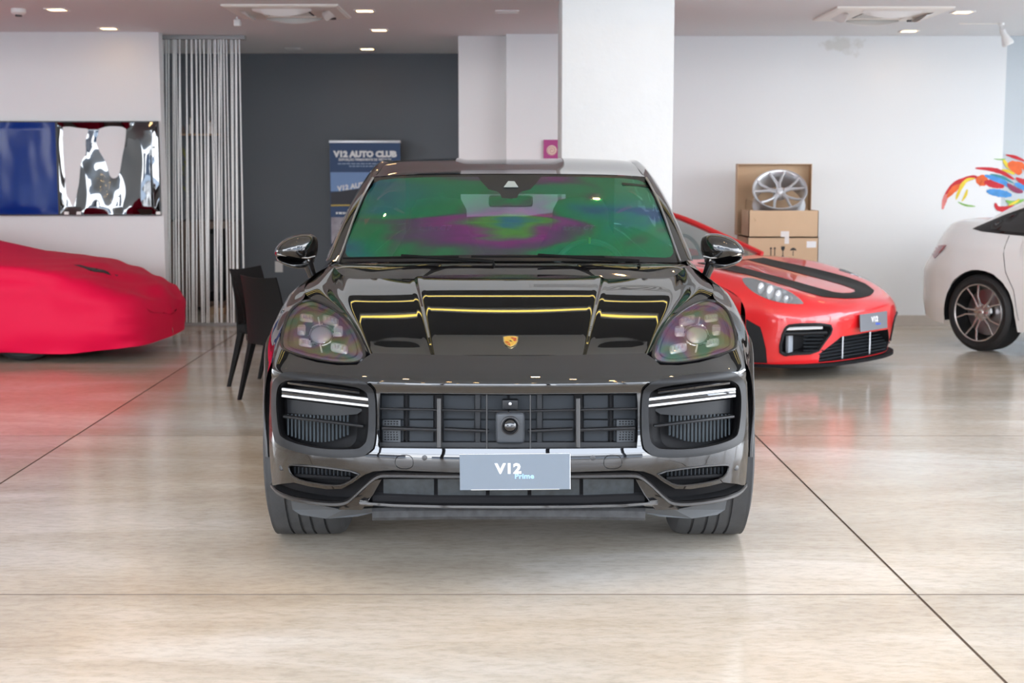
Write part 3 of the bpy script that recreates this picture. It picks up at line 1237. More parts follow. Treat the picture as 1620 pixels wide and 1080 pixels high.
def wuv(poly):
    return [WIND.hit(O, dray(*p)) for p in poly]


cam_half = [(0, 314), (12, 313), (15, 306), (20, 302.5), (33, 299.5), (42, 290), (50, 279.5)]
gl_half = cam_half + [(120, 280), (180, 282), (205, 285), (215, 290), (228, 313), (245, 352), (258, 388), (259.5, 400), (255, 406), (246, 407.5), (200, 405.5), (100, 403.5), (0, 402.5)]
gh = densify(gl_half, 7, False)
glass_px = gh + [(-x, y) for x, y in gh[::-1] if abs(x) > 1e-6]
lim = []
for a, b, c, d in ((-3, 3, 0, 0), (3, 3, 0, 3), (3, -3, 3, 3), (-3, -3, 3, 0)):
    lim += [(a + (b - a) * i / 40, c + (d - c) * i / 40) for i in range(40)]
guv = wuv(glass_px)
ws = WIND.mesh('windscreen', guv, [], 0.03, windscreen_glass, suv, TOCAM)
ws['label'] = 'windscreen with painted-in green and purple sheen'
fr_ = WIND.mesh('frit_band', lim, [guv], 0.03, frit_mat, ws, TOCAM, 0.0)
# camera window, its pale reflection painted into the colour
cw = [(-9, 297), (14, 297), (8, 288), (-2, 287.5)]
pts = [Vector(wind_f([u], [v])[0]) + Vector((0, -.004, .004)) for u, v in wuv(cw)]
MB().prism(pts, (0, .002, -.002)).build('camera_window_glare', mat('camera_window_glare', (0.33, 0.38, 0.37), 0.3), ws, False)
# small sticker and toll tag at the top right, seen through the painted sheen
pts = [Vector(wind_f([u], [v])[0]) + Vector((0, -.003, .003)) for u, v in wuv([(178, 289.5), (220, 293.5), (221, 297), (179, 293)])]
MB().prism(pts, (0, .002, -.002)).build('toll_tag', frit_mat, ws, False)
# cowl between bonnet and windscreen
cu = np.linspace(-3, 3, 61)
hu = np.interp(np.abs(cu), [0, 1, 1.8, 2.5, 3], [0, 1.05, 2.0, 2.5, 3.0]) * np.sign(cu)
ca = hood_f(hu, np.full(61, 6.0)) + np.array([0, .006, -.014])
cb = wind_f(cu, np.zeros(61)) + np.array([0, .004, -.004])
rows = [ca * (1 - k) + cb * k + np.array([0, 0, .006 * math.sin(PI * k)]) for k in np.linspace(0, 1, 7)]
vs = np.concatenate(rows)
mk('cowl', vs, [(r * 61 + i, r * 61 + i + 1, (r + 1) * 61 + i + 1, (r + 1) * 61 + i) for r in range(6) for i in range(60)], gloss_black, suv)


# wipers
def wiper(pivot, a, b, arm_to):
    W = lambda dx, py, up: Vector(wind_f(*[[q] for q in WIND.hit(O, dray(dx, py))])[0]) + Vector((0, -.012 * up, .012 * up))
    blade = MB().tube([W(a[0] + (b[0] - a[0]) * k / 10, a[1] + (b[1] - a[1]) * k / 10, 1) for k in range(11)], .0055, 6)
    o = blade.build('wiper', mat('wiper_rubber', (0.006, 0.006, 0.006), 0.8, spec=.1), suv)
    o['label'] = 'black wiper lying along the windscreen base'
    pv = Vector(Q(*pivot))
    MB().tube([pv, pv + Vector((0, 0.0, .02)), W(arm_to[0], arm_to[1], 2.2)], [.010, .008, .006], 6).build('wiper_arm', MATS['wiper_rubber'], o)


wiper((-25, 420.5, 1.36), (-262, 412), (-80, 410), (-170, 412.5))
wiper((205, 420, 1.40), (-60, 409.5), (150, 410), (45, 411.5))

# roof
xs = [0, .25, .29, .45, .60]
roof_rows = []
for y, zc, bub in ((None, 0, 0), (2.35, 1.545, .0), (2.62, 1.574, .004), (2.9, 1.596, .009), (3.3, 1.604, .010), (3.72, 1.556, .006)):
    if y is None:
        ww = wind_f(np.array([0, 1.0, 1.16, 1.8, 2.4, 3.0]), np.full(6, 3.0)) + np.array([0, .006, .004])
        roof_rows.append([tuple(q) for q in ww])
    else:
        edge = cubic(I_[4:, 1], I_[4:], np.array([y]))[0]
        row = []
        for x in xs:
            d = (x / edge[0]) ** 2
            row.append((x, y, zc * (1 - d) + (edge[2] + .004) * d + (bub if x > .27 else 0) * (1 - d)))
        row.append(tuple(edge))
        roof_rows.append(row)
roof_f = netfun(roof_rows, [0, 1, 1.16, 1.8, 2.4, 3], None, pchip, cubic)
gridmesh('roof', roof_f, np.linspace(-3, 3, 91), np.linspace(0, 5, 50), paint, suv, (0, 3, 6))
# rear window and tail
rw = [roof_rows[-1], [(x * .97, y, z) for x, y, z in [(q[0], 4.2, 1.435 - .02 * (q[0] / .6) ** 2) for q in roof_rows[-1]]], [(x * .9, y, z) for x, y, z in [(q[0], 4.7, 1.235 - .02 * (q[0] / .6) ** 2) for q in roof_rows[-1]]]]
gridmesh('rear_window', netfun(rw, [0, 1, 1.16, 1.8, 2.4, 3], None, pchip, cubic), np.linspace(-3, 3, 31), np.linspace(0, 2, 16), mat('rear_glass', (0.55, 0.62, 0.66), 0.02, alpha=0.25), suv, (0, 5, 6))
tl = [[(0, 4.70, 1.235), (.3, 4.70, 1.23), (.55, 4.70, 1.20)], [(0, 4.98, 1.15), (.35, 4.96, 1.14), (.60, 4.88, 1.12)], [(0, 5.0, .9), (.4, 4.98, .9), (.72, 4.88, .93)], [(0, 5.02, .65), (.4, 5.0, .65), (.76, 4.88, .65)], [(0, 4.98, .38), (.4, 4.96, .38), (.75, 4.88, .40)]]
gridmesh('tailgate', netfun(tl, None, None, cubic, pchip), np.linspace(-2, 2, 21), np.linspace(0, 4, 30), paint, suv, (0, 8, 1))
# side windows
mb = MB()
T_ = cubic(np.array([s[0] for s in SEC]), np.array([[s[1][0][0], s[0], s[1][0][1]] for s in SEC]), Rc[:, 1])
a = [Vector(q) for q in Rc]
b = [Vector(q) for q in T_]
md = [(p + q) / 2 + Vector((.02, 0, 0)) for p, q in zip(a, b)]
mb.strip(a, md)
mb.strip(md, b)
p = mb.build('side_window', privacy_glass, suv)
mirror_mesh(p)
# floor pan
MB().box((0, 2.7, .33), (1.86, 4.1, .06)).box((0, .75, .31), (1.25, .9, .06)).box((0, .72, .62), (1.1, .12, .56)).build('floor_pan', matte_black, suv, False)

# ---- headlights
HPX = roundpoly([(319.5, 474), (340, 484), (352, 503), (359, 530), (360, 547), (354, 554), (335, 561), (302, 569.5), (270, 574.5), (239, 574), (227.5, 566), (230, 549), (236, 535), (250, 511), (274, 490), (300, 477)], 2)
CP = np.array([(226, 564, .245), (357, 552, .47), (361, 528, .575), (340, 486, .735), (320, 474, .80), (274, 489, .66), (249, 512, .49), (238, 541, .345), (302, 570, .35)])
_A = np.stack([np.ones(len(CP)), CP[:, 0], CP[:, 1], CP[:, 0] * CP[:, 1], CP[:, 0] ** 2], 1)
_c = np.linalg.lstsq(_A, CP[:, 2], rcond=None)[0]


def lamp_y(dx, py, bul=.05):
    b = np.maximum(0, 1 - ((dx - 297) / 78) ** 2 - ((py - 528) / 56) ** 2)
    return _c[0] + _c[1] * dx + _c[2] * py + _c[3] * dx * py + _c[4] * dx * dx - bul * b


def lamp_f(u, v):
    u = np.atleast_1d(np.asarray(u, float)) * 100
    v = np.atleast_1d(np.asarray(v, float)) * 100
    y = lamp_y(u, v) - .006
    vv = (v - 540) / FPX
    t = (y + Y0) / (CT - vv * ST)
    return np.stack([u / FPX * t, y, CAM_H + t * (-ST - vv * CT)], 1)


LAMP = Surf(lamp_f, 2.2, 3.7, 4.6, 5.85, 30, 30)


def headlight():
    hp = densify(HPX, 5)
    lens = LAMP.mesh('headlight', [(x / 100, y / 100) for x, y in hp], [], 0.016, lamp_cover, suv, TOCAM)
    lens['label'] = 'clear headlight cover with a painted-in rainbow sheen'
    P = [Vector(lamp_f([x / 100], [y / 100])[0]) for x, y in hp]
    MB().tube(P + [P[0]], .0065, 6, False).build('gasket', frit_mat, lens)
    # housing bowl
    ctr = (297, 528)
    L = lambda dx, py, off: Vector(Q(dx, py, float(lamp_y(dx, py, 0.05)) + off))
    bowl = MB()
    rings = []
    for s, off in ((1.0, .004), (.95, .03), (.86, .05), (.80, .10), (.70, .13), (.35, .14)):
        rings.append([L(ctr[0] + (x - ctr[0]) * s, ctr[1] + (y - ctr[1]) * s, off) for x, y in hp])
    m_ = len(hp)
    bowl.add([q for r in rings for q in r] + [L(*ctr, .14)],
             [(k * m_ + i, k * m_ + (i + 1) % m_, (k + 1) * m_ + (i + 1) % m_, (k + 1) * m_ + i) for k in range(5) for i in range(m_)]
             + [(5 * m_ + i, 5 * m_ + (i + 1) % m_, 6 * m_) for i in range(m_)])
    bowl.build('lamp_housing', mat('lamp_housing', (0.42, 0.41, 0.40), 0.25, 0.5), lens)
    # black inner bezel
    bz = MB()
    a = [L(ctr[0] + (x - ctr[0]) * .84, ctr[1] + (y - ctr[1]) * .84, .048) for x, y in hp]
    bz.tube(a + [a[0]], .004, 5, False).build('lamp_bezel', black_plastic, lens)
    # projector
    pj = MB()
    loop = [L(297 + 17 * math.cos(t), 530 + 14 * math.sin(t), .055) for t in np.linspace(0, 2 * PI, 25)[:-1]]
    pillow(pj, loop, L(297, 530, .055), .03, (0, -1, .1), 6)
    pj.build('projector_lens', lamp_glass, lens)
    rg = MB()
    l2 = [L(297 + 19.5 * math.cos(t), 530 + 16.5 * math.sin(t), .052) for t in np.linspace(0, 2 * PI, 25)]
    rg.tube(l2, .004, 6, False).build('projector_ring', chrome, lens)
    for (cx, cy, w, h, rot) in ((320, 503, 11, 7, .1), (282, 507, 13, 8, .25), (322, 542, 11, 7, .15), (268, 551, 14, 8, .2), (328, 522, 7, 9, 0), (270, 524, 8, 9, 0)):
        md = MB()
        lp = []
        for t in np.linspace(0, 2 * PI, 21)[:-1]:
            c_, s_ = math.cos(t), math.sin(t)
            ex = math.copysign(abs(c_) ** .5, c_) * w
            ey = math.copysign(abs(s_) ** .5, s_) * h
            # in dx space, mirrored so the tilt falls towards the car's middle
            lp.append(L(cx - ex * 1 - 0 * rot, cy + ey + ex * rot, .062))
        pillow(md, lp, L(cx, cy, .062), .018, (0, -1, .1), 5)
        o = md.build('lamp_module', lamp_reflector, lens)
        # bright facets of the module
        for k in range(4):
            q = MB()
            xx = cx - w * .62 + k * w * .42
            q.box(L(xx, cy + (-(xx - cx)) * rot, .040), (.0095, .004, .025), .002)
            q.build('lamp_facet', led_white, lens)
    for (cx, cy) in ((300.5, 508), (297, 551)):
        MB().tube([L(cx + 1.2, cy - 6, .045), L(cx - 1.5, cy + 6, .045)], .0035, 6).build('light_bar', led_white, lens)
    return lens


hl = headlight()
mirror_mesh(hl)

# ---- side intakes
slat_names = []


def rings_loft(mb, A, B):
    n_ = len(A)
    mb.add(list(A) + list(B), [(i, (i + 1) % n_, n_ + (i + 1) % n_, n_ + i) for i in range(n_)])


def bar(a, b, h, d, off_a, off_b=None, m=None, name='slat', parent=None, sub=6):
    """flat bar following the bumper from pixel a to pixel b; h = height in m, d = depth in m"""
    off_b = off_a if off_b is None else off_b
    top, bot = [], []
    P = [Bp(a[0] + (b[0] - a[0]) * k / sub, a[1] + (b[1] - a[1]) * k / sub, off_a + (off_b - off_a) * k / sub) for k in range(sub + 1)]
    vs = []
    for p in P:
        vs += [p + Vector((0, 0, h / 2)), p + Vector((0, -.25 * h, 0)), p + Vector((0, 0, -h / 2)), p + Vector((0, d, -h / 2)), p + Vector((0, d, h / 2))]
    fs = [(k * 5 + i, k * 5 + (i + 1) % 5, (k + 1) * 5 + (i + 1) % 5, (k + 1) * 5 + i) for k in range(sub) for i in range(5)]
    fs += [(4, 3, 2, 1, 0), tuple(sub * 5 + i for i in range(5))]
    return mk(name, vs, fs, m, parent, True, None, 0.5)


def side_intake():
    io = densify(intake_out, 6)
    ii = densify(intake_in, 6)
    uvo, uvi = bump_uv(io), bump_uv(ii)
    ring = BUMP.mesh('side_intake', uvo, [uvi], 0.012, intake_mat, suv, TOCAM, .007)
    ring['label'] = 'matte black intake surround with two light bars'
    mb = MB()
    P = [Bp(x, y, -.007) for x, y in io]
    loop_wall(mb, P, (0, .012, 0))
    A = [Bp(x, y, -.006) for x, y in ii]
    ctr = (293, 655)
    B = [Bp(ctr[0] + (x - ctr[0]) * .93, ctr[1] + (y - ctr[1]) * .95, .05) for x, y in ii]
    C = [Bp(297 + (x - ctr[0]) * .80, 660 + (y - ctr[1]) * .86, .12) for x, y in ii]
    rings_loft(mb, A, B)
    rings_loft(mb, B, C)
    mb.add(C, [tuple(range(len(C)))])
    mb.build('intake_duct', mat('duct_black', (0.006, 0.006, 0.007), 0.6, spec=.25), ring, True, 0.5)
    # smooth guide panel
    gp = [(351, 631), (300, 637), (228, 648), (232, 655), (250, 658), (300, 656), (349, 653)]
    MB().strip([Bp(x, y, .085) for x, y in [(351, 631), (310, 636), (270, 641), (228, 647)]], [Bp(x, y, .085) for x, y in [(350, 653), (310, 656), (270, 657.5), (240, 655)]]).build('guide_panel', intake_mat, ring)
    # radiator
    for k in range(17):
        x = 349 - k * 5.9
        b_ = 655
        e_ = 688 + 11 * math.sin(PI * k / 17) if k < 12 else 699 - (k - 11) * 2.2
        MB().tube([Bp(x, b_, .098), Bp(x, e_, .098)], .0045, 5).build('radiator_fin', fin_mat, ring)
    bar((350, 604), (236, 619.5), .016, .03, .02, None, gloss_black, 'upper_blade', ring)
    bar((359, 615.5), (221, 632), .0085, .02, .005, None, led_white, 'light_bar', ring)
    bar((359, 620.7), (221, 637), .012, .02, .012, None, gloss_black, 'light_bar_holder', ring)
    bar((359, 626), (221, 642), .0075, .02, .005, None, led_white, 'light_bar', ring)
    bar((357, 659), (230, 674.5), .008, .03, .01, None, intake_mat, 'slat', ring)
    return ring


si = side_intake()
mirror_mesh(si)

# ---- lower corner intakes
def low_intake():
    lp = densify(low_in, 6)
    mb = MB()
    A = [Bp(x, y, .0) for x, y in lp]
    B = [Bp(293 + (x - 293) * .92, 751 + (y - 751) * .9, .07) for x, y in lp]
    rings_loft(mb, A, B)
    mb.add(B, [tuple(range(len(B)))])
    o = mb.build('corner_intake', matte_black, suv, True, .5)
    rim = [Bp(x, y, -.002) for x, y in lp]
    MB().tube(rim + [rim[0]], .0035, 5, False).build('intake_rim', satin_trim, o)
    for k in range(15):
        x = 338 - k * 6.2
        MB().tube([Bp(x, 738 + k * .4, .05), Bp(x, 752, .05)], .004, 4).build('radiator_fin', shutter_mat, o)
    bar((338, 752), (250, 757), .012, .03, .03, None, matte_black, 'slat', o)
    return o


mirror_mesh(low_intake())

# ---- main grille
gr = MB()
A = [Bp(x, y, .002) for x, y in grille_full]
B = [Bp(x * .985, 666 + (y - 666) * .97, .09) for x, y in grille_full]
rings_loft(gr, A, B)
gr.add(B, [tuple(range(len(B)))])
grille = gr.build('grille', mat('grille_black', (0.008, 0.009, 0.011), 0.6, spec=.25), suv, True, .5)  # near-black lining of the grille opening
grille['label'] = 'dark front grille with radar box and thin bars'


def panel(x0, x1, y0, y1, off, m, name, d=.01):
    P = [Bp(x0, y0, off), Bp((x0 + x1) / 2, y0, off), Bp(x1, y0, off), Bp(x1, y1, off), Bp((x0 + x1) / 2, y1, off), Bp(x0, y1, off)]
    return MB().prism(P, (0, d, 0)).build(name, m, grille, False)


for s in (-1, 1):
    for (a, b) in ((201, 166), (157, 119), (103, 54), (44, 2)):
        for (c, d) in ((625, 662), (664.5, 697.5)):
            panel(s * a, s * b, c, d, .075, shutter_mat, 'shutter_flap')
    panel(s * 163, s * 160, 624, 700, .066, matte_black, 'shutter_rib')
    panel(s * 53, s * 45, 624, 700, .060, intake_mat, 'shutter_rib')
    panel(s * 117, s * 104, 624, 700, .062, matte_black, 'shutter_rib')
    bar((s * 203, 646.5), (s * 1, 651), .0065, .02, .012, None, intake_mat, 'grille_slat', grille, 10)
    bar((s * 200, 677.5), (s * 113, 680.5), .010, .03, .008, None, intake_mat, 'grille_slat', grille)
    bar((s * 101, 679.5), (s * 31, 682.5), .010, .03, .008, None, intake_mat, 'grille_slat', grille)
    MB().tube([Bp(s * 110, 630, .003), Bp(s * 110, 707, .003)], .0085, 10).build('grille_post', satin_trim, grille)
    MB().tube([Bp(s * 34.5, 624, .015), Bp(s * 34.5, 709, .008)], .003, 6).build('grille_rod', satin_trim, grille)
    plate_v = panel(s * 199, s * 171, 664, 699, .058, mat('vent_plate', (0.04, 0.046, 0.052), 0.5), 'vent_plate', .012)
    hl_ = MB()
    for i in range(5):
        for j in range(4):
            for (yy0) in (666.5, 683.5):
                p = Bp(s * (195 - i * 4.7), yy0 + j * 3.8, .0565)
                hl_.box(p, (.0065, .003, .004))
    hl_.build('vent_hole', matte_black, plate_v, False)['kind'] = 'stuff'
panel(-202, 202, 699.5, 709, .045, intake_mat, 'grille_shelf', .04)
# radar and camera
cx = 2.5
rb = MB().box(Bp(cx, 677, .01) + Vector((0, .03, 0)), (.106, .07, .116), .016, None, 3).build('radar_box', mat('radar_plastic', (0.04, 0.045, 0.052), 0.42), grille)
M = Matrix.Translation(Bp(cx, 672.5, -.022)) @ RX90
MB().lathe([(.034, 0), (.034, .012), (.029, .014), (.026, .006)], 32, M).build('radar_ring', black_plastic, rb)
MB().lathe([(.0255, .004), (.024, .012), (.018, .019), (.010, .0225), (.0005, .024)], 32, M).build('radar_lens', mat('lens_black', (0.004, 0.004, 0.005), 0.04, coat=1.0), rb)
MB().box(Bp(cx, 640, .02) + Vector((0, .02, 0)), (.058, .04, .034), .005).build('camera_bracket', intake_mat, grille)
M = Matrix.Translation(Bp(cx, 638.5, .012)) @ RX90
MB().lathe([(.0055, -.004), (.0055, .006), (.0005, .0075)], 14, M).build('camera_lens', steel, grille)

# ---- lower apron, splitter blade, lip, underside
mb = MB()
ap = [(x, y) for x, y in densify([(0, 747), (185, 742), (214, 744), (246, 761), (264, 771), (288, 771.5), (316, 767), (340, 761), (374, 764)], 8, False)]
top = [Bp(x, y, .055) for x, y in ap]
bot = [Vector((p.x, p.y + .02, .315)) for p in top]
mb.strip(top, bot)
mb.strip([Vector((-p.x, p.y, p.z)) for p in top], [Vector((-p.x, p.y, p.z)) for p in bot])
mb.build('lower_apron', matte_black, suv)


def sweep_blade(path, h0, h1, depth, name, m, parent, offs):
    P = [Bp(x, y, o) for (x, y), o in zip(path, offs)]
    vs = []
    for p in P:
        vs += [p + Vector((0, .006, h0)), p + Vector((0, -.004, h0 * .5)), p + Vector((0, -.004, -h1 * .5)), p + Vector((0, .006, -h1)), p + Vector((0, depth, -h1 * .6)), p + Vector((0, depth, h0 * .6))]
    k = len(P)
    fs = [(a * 6 + i, a * 6 + (i + 1) % 6, (a + 1) * 6 + (i + 1) % 6, (a + 1) * 6 + i) for a in range(k - 1) for i in range(6)]
    fs += [tuple(range(5, -1, -1)), tuple((k - 1) * 6 + i for i in range(6))]
    return mk(name, vs, fs, m, parent, True, None, .6)


bl = densify(roundpoly([(0, 754), (120, 753.5), (196, 752), (208, 754), (222, 764), (249, 790), (258, 796), (275, 798), (300, 796.5), (330, 792), (352, 786.5), (368, 779), (377, 768)], 2, closed=False), 6, False)
blf = bl[::-1] + neg(bl)[1:]
offs = [-.012] * len(blf)
o = sweep_blade(blf, .009, .009, .055, 'splitter_blade', satin_trim, suv, offs)
o['label'] = 'satin grey splitter strip stepping down to the corners'
# shelf behind the outer blade
for s in (1, -1):
    P = [(232, 784), (258, 792), (300, 790), (345, 783), (370, 772)]
    a = [Bp(s * x, y, .0) + Vector((0, 0, .0)) for x, y in P]
    mb = MB()
    mb.strip(a, [p + Vector((0, .09, .006)) for p in a])
    mb.build('splitter_shelf', matte_black, suv)
# gloss black centre lip with bright top edge, diagonal cheeks
lipp = densify([(0, 800.5), (100, 800), (180, 798), (236, 794)], 8, False)
lf = lipp[::-1] + neg(lipp)[1:]
sweep_blade(lf, .004, .012, .12, 'front_lip', gloss_black, suv, [-.015] * len(lf))
bk = densify([(0, 791), (120, 790.5), (215, 787)], 8, False)
bf = bk[::-1] + neg(bk)[1:]
sweep_blade(bf, .021, .021, .03, 'lower_band', matte_black, suv, [.02] * len(bf))
for s in (1, -1):
    ck = [(201, 758), (212, 760), (262, 800), (270, 806), (232, 806.5), (226, 797), (215, 783)]
    MB().prism([Bp(s * x, y, .0) for x, y in ck], (0, .05, 0)).build('lip_cheek', gloss_black, suv, False)
# mesh inlets behind the plate
for (a, b) in ((198, 118), (112, 36), (30, -30), (-36, -112), (-118, -198)):
    xs_ = np.linspace(a, b, 7)
    MB().strip([Bp(x, 757.5, .03) for x in xs_], [Bp(x, 785, .03) for x in xs_]).build('inlet_mesh', MATS.get('inlet_mesh') or mat('inlet_mesh', (0.03, 0.037, 0.042), 0.5, noise=0.8, nscale=35), suv)
# scuffed undertray
ut = densify([(0, 811), (90, 811), (160, 812), (216, 813)], 8, False)
uf = ut[::-1] + neg(ut)[1:]
sweep_blade(uf, .022, .026, .3, 'undertray', dirty_plastic, suv, [.03] * len(uf))
for s in (1, -1):
    P = [(345, 790), (342, 806), (330, 814), (290, 820), (240, 817), (205, 809), (206, 803), (262, 806)]
    MB().prism([Bp(s * x, y, .10) for x, y in P], (0, .03, 0)).build('tyre_deflector', mat('deflector_grey', (0.06, 0.066, 0.072), 0.6), suv, False)
# parking sensors and tow cap
for s in (1, -1):
    for (x, y, r) in ((133, 724, .0095), (360, 740, .0105)):
        p = Bp(s * x, y, -.001)
        n_ = Vector((s * (.12 if x < 200 else .8), -1, .05)).normalized()
        M = Matrix.Translation(p) @ n_.to_track_quat('Z', 'Y').to_matrix().to_4x4()
        MB().lathe([(r, -.003), (r, .002), (r * .75, .003), (.0004, .003)], 18, M).build('parking_sensor', sensor_mat, suv)
    tc = roundpoly([(179, 720), (152, 719), (150, 742), (180, 741)], 2)
    lp = [Bp(s * x, y, -.0012) for x, y in densify(tc, 4)]
    MB().tube(lp + [lp[0]], .0012, 4, False).build('tow_cap_seam', frit_mat, suv)

# ---- plate
pc = Vector(Q(10.4, 745.8, -.035))
prot = Matrix.Rotation(math.radians(-0.5), 4, 'Y')
sz = 5.015 / FPX / CT
pl = MB().box((0, 0, 0), (177.6 * 5.03 / FPX, .004, 58.5 * 5.05 / FPX), .0006)
plate = pl.build('number_plate', plate_mat, suv, False)
plate.matrix_local = Matrix.Translation(pc) @ prot
plate['label'] = 'grey showroom plate lettered V12 Prime'
PX = 5.03 / FPX
text('plate_lettering', 'V12', 22.5 * PX, Matrix.Translation((-10.8 * PX, -.0026, 4.5 * PX)) @ FACE_CAM, print_white, plate, .0004, .0019, 0, 'CENTER', 1.12, 1.03)
text('plate_lettering', 'Prime', 11.5 * PX, Matrix.Translation((14.8 * PX, -.0026, -7.6 * PX)) @ FACE_CAM, blue_print, plate, .0004, .0007, 0, 'CENTER', 1.12, 1.03)
e_ = MB()
hw_, hh_ = 177.6 * PX / 2, 58.5 * 5.05 / FPX / 2
e_.box((hw_ - .0008, -.0022, 0), (.0016, .001, 2 * hh_)).box((0, -.0022, hh_ - .0006), (2 * hw_, .001, .0012)).box((0, -.0022, -hh_ + .0007), (1.6 * hw_, .001, .0014))
e_.build('plate_edge', plate_edge, plate, False)
MB().box((0, .022, .0), (.12, .04, .05)).build('plate_bracket', matte_black, plate, False)

# ---- badge
BADGE = [(-12.2, 533.5), (-6, 532.3), (0, 532.0), (6, 532.3), (12.2, 533.5), (11.5, 541), (9, 545.5), (4, 548.6), (0, 550), (-4, 548.6), (-9, 545.5), (-11.5, 541)]
HOODS = Surf(hood_f, -3, 3, 0, 6, 121, 61)


def Hp(dx, py, up=0.0):
    u, v = HOODS.hit(O, dray(dx, py))
    p = Vector(hood_f([u], [v])[0])
    return p + Vector((0, -.35 * up, .94 * up))


bd = [(x + 3, y) for x, y in BADGE]
b0 = MB().prism([Hp(x, y, .001) for x, y in bd], (0, -.001, .0025)).build('badge', gold_edge, suv, False)
b0['label'] = 'small gold shield crest on the bonnet'
ins = [(3 + (x - 3) * .86, 540.2 + (y - 540.2) * .84) for x, y in bd]
MB().prism([Hp(x, y, .0037) for x, y in ins], (0, -.0003, .0008)).build('badge_field', gold, b0, False)
for q in ([(4, 535.2), (12, 536.4), (12, 538), (4, 537.2)], [(7.5, 538.4), (12.2, 538.6), (12, 541), (7.8, 540.6)], [(-6, 541.8), (-1.5, 542), (1, 543.6), (-4.6, 543.3)], [(-3.6, 545), (2.4, 545), (2.6, 548), (-.5, 546.6)]):
    MB().prism([Hp(x, y, .005) for x, y in q], (0, -.0003, .0006)).build('badge_stripe', red_enamel, b0, False)
MB().prism([Hp(x, y, .005) for x, y in [(1.2, 540.8), (2.5, 539.3), (3.2, 540.6), (5.4, 541), (4.6, 542), (2.6, 541.6)]], (0, -.0003, .0008)).build('badge_figure', print_black, b0, False)

# ---- mirrors
MPX = [(371, 398), (366, 387), (352, 376), (335, 370), (320, 368.5), (309, 371), (303, 379), (302.5, 392), (305, 405), (310, 413), (322, 417), (345, 413), (362, 409), (369, 405)]
mloop = [Vector(Q(x, y, 1.72)) for x, y in densify(roundpoly(MPX, 2), 4)]
mc = Vector(Q(334, 393, 1.72))
mb = MB()
pillow(mb, mloop, mc, .15, (0, -1, .04), 9, power=.8)
pillow(mb, mloop, mc, .05, (0, 1, 0), 5)
mir = mb.build('door_mirror', paint, suv, True, 1.2)
mir['label'] = 'glossy door mirror on a stalk'
low = [(370, 403), (366, 411), (345, 420), (327, 423), (312, 419), (306, 409), (330, 411), (352, 408)]
lb_ = [Vector(Q(x, y, 1.70)) for x, y in densify(roundpoly(low, 2), 4)]
pm_ = MB()
pillow(pm_, lb_, Vector(Q(338, 412, 1.70)), .10, (0, -1, -.15), 6, power=.8)
pm_.build('mirror_base', gloss_black, mir, True, 1.2)
sk = MB().tube([Vector(Q(322, 412, 1.66)), Vector(Q(317, 421, 1.66)), Vector(Q(313, 432, 1.67)), Vector(Q(306, 446, 1.70))], [.030, .024, .021, .028], 12, True, None, 1.0)
sk.build('mirror_stalk', gloss_black, mir)
MB().tube([Vector(Q(x, y, 1.60)) for x, y in [(367, 402), (352, 404.5), (335, 406.5), (318, 408), (307, 405)]], .0035, 6).build('mirror_trim', chrome, mir)
mirror_mesh(mir)

# ---- interior
def seat(cx, y, parent):
    mb = MB()
    out = [(-.15, .84), (-.13, .80), (0, .79), (.13, .80), (.15, .84)]
    prof = [(-.30, .55), (-.29, .85), (-.27, 1.05), (-.20, 1.17), (-.155, 1.24), (-.15, 1.33), (-.12, 1.385), (0, 1.40), (.12, 1.385), (.15, 1.33), (.155, 1.24), (.20, 1.17), (.27, 1.05), (.29, .85), (.30, .55)]
    lp = [Vector((cx + x, y + (z - .55) * .22, z)) for x, z in densify(prof, .04)]
    c_ = Vector((cx, y + .1, 1.0))
    pillow(mb, lp, c_, .07, (0, -1, 0), 6, power=.55)
    pillow(mb, lp, c_, .07, (0, 1, 0), 4, power=.55)
    o = mb.build('front_seat', seat_fabric, parent, True, 1.4)
    MB().box((cx, y - .25, .56), (.52, .55, .18), .05).build('seat_cushion', seat_fabric, o)
    text('seat_lettering', 'turbo GT', .036, Matrix.Translation((cx - .02, y + .066, 1.235)) @ Matrix.Rotation(PI / 2 - .2, 4, 'X'), mat('seat_thread', (0.95, 0.97, 0.97), 0.6), o, .0004, .0006, .35, 'CENTER', 1.2)
    return o


seat(-.385, 2.55, suv)
seat(.385, 2.55, suv)
MB().box((0, 1.78, .98), (1.5, .5, .20), .06).build('dashboard', matte_black, suv)
MB().box((0, 3.5, .88), (1.25, .16, .56), .06).build('rear_seat', seat_fabric, suv)
# lining round the rear window opening
yl_ = 3.74
oL, oR = Q(-78, 330, yl_)[0], Q(88, 330, yl_)[0]
oT, oB = Q(0, 307, yl_)[2], Q(0, 352, yl_)[2]
lin = MB()
for x0_, x1_, z0_, z1_ in ((-.64, oL, .6, 1.525), (oR, .64, .6, 1.525), (oL, oR, oT, 1.545), (oL, oR, .6, oB)):
    lin.box(((x0_ + x1_) / 2, yl_, (z0_ + z1_) / 2), (x1_ - x0_, .03, z1_ - z0_))
lin.build('cabin_lining', mat('cabin_lining', (0.015, 0.016, 0.017), 0.8, spec=.2), suv, False)
M = Matrix.Translation((.40, 2.02, 1.03)) @ Matrix.Rotation(math.radians(66), 4, 'X')
sw = MB().lathe([(.172 + .016 * math.cos(a), .016 * math.sin(a)) for a in np.linspace(0, 2 * PI, 9)[:-1]], 40, M, True).build('steering_wheel', mat('wheel_leather', (0.22, 0.24, 0.24), 0.45), suv)
MB().box(M @ Vector((0, 0, -.01)), (.14, .05, .1), .02).build('wheel_hub', matte_black, sw)
for a in (0, PI, -PI / 2):
    MB().tube([M @ Vector((.05 * math.cos(a), .05 * math.sin(a), 0)), M @ Vector((.17 * math.cos(a), .17 * math.sin(a), 0))], .012, 6).build('wheel_spoke', matte_black, sw)
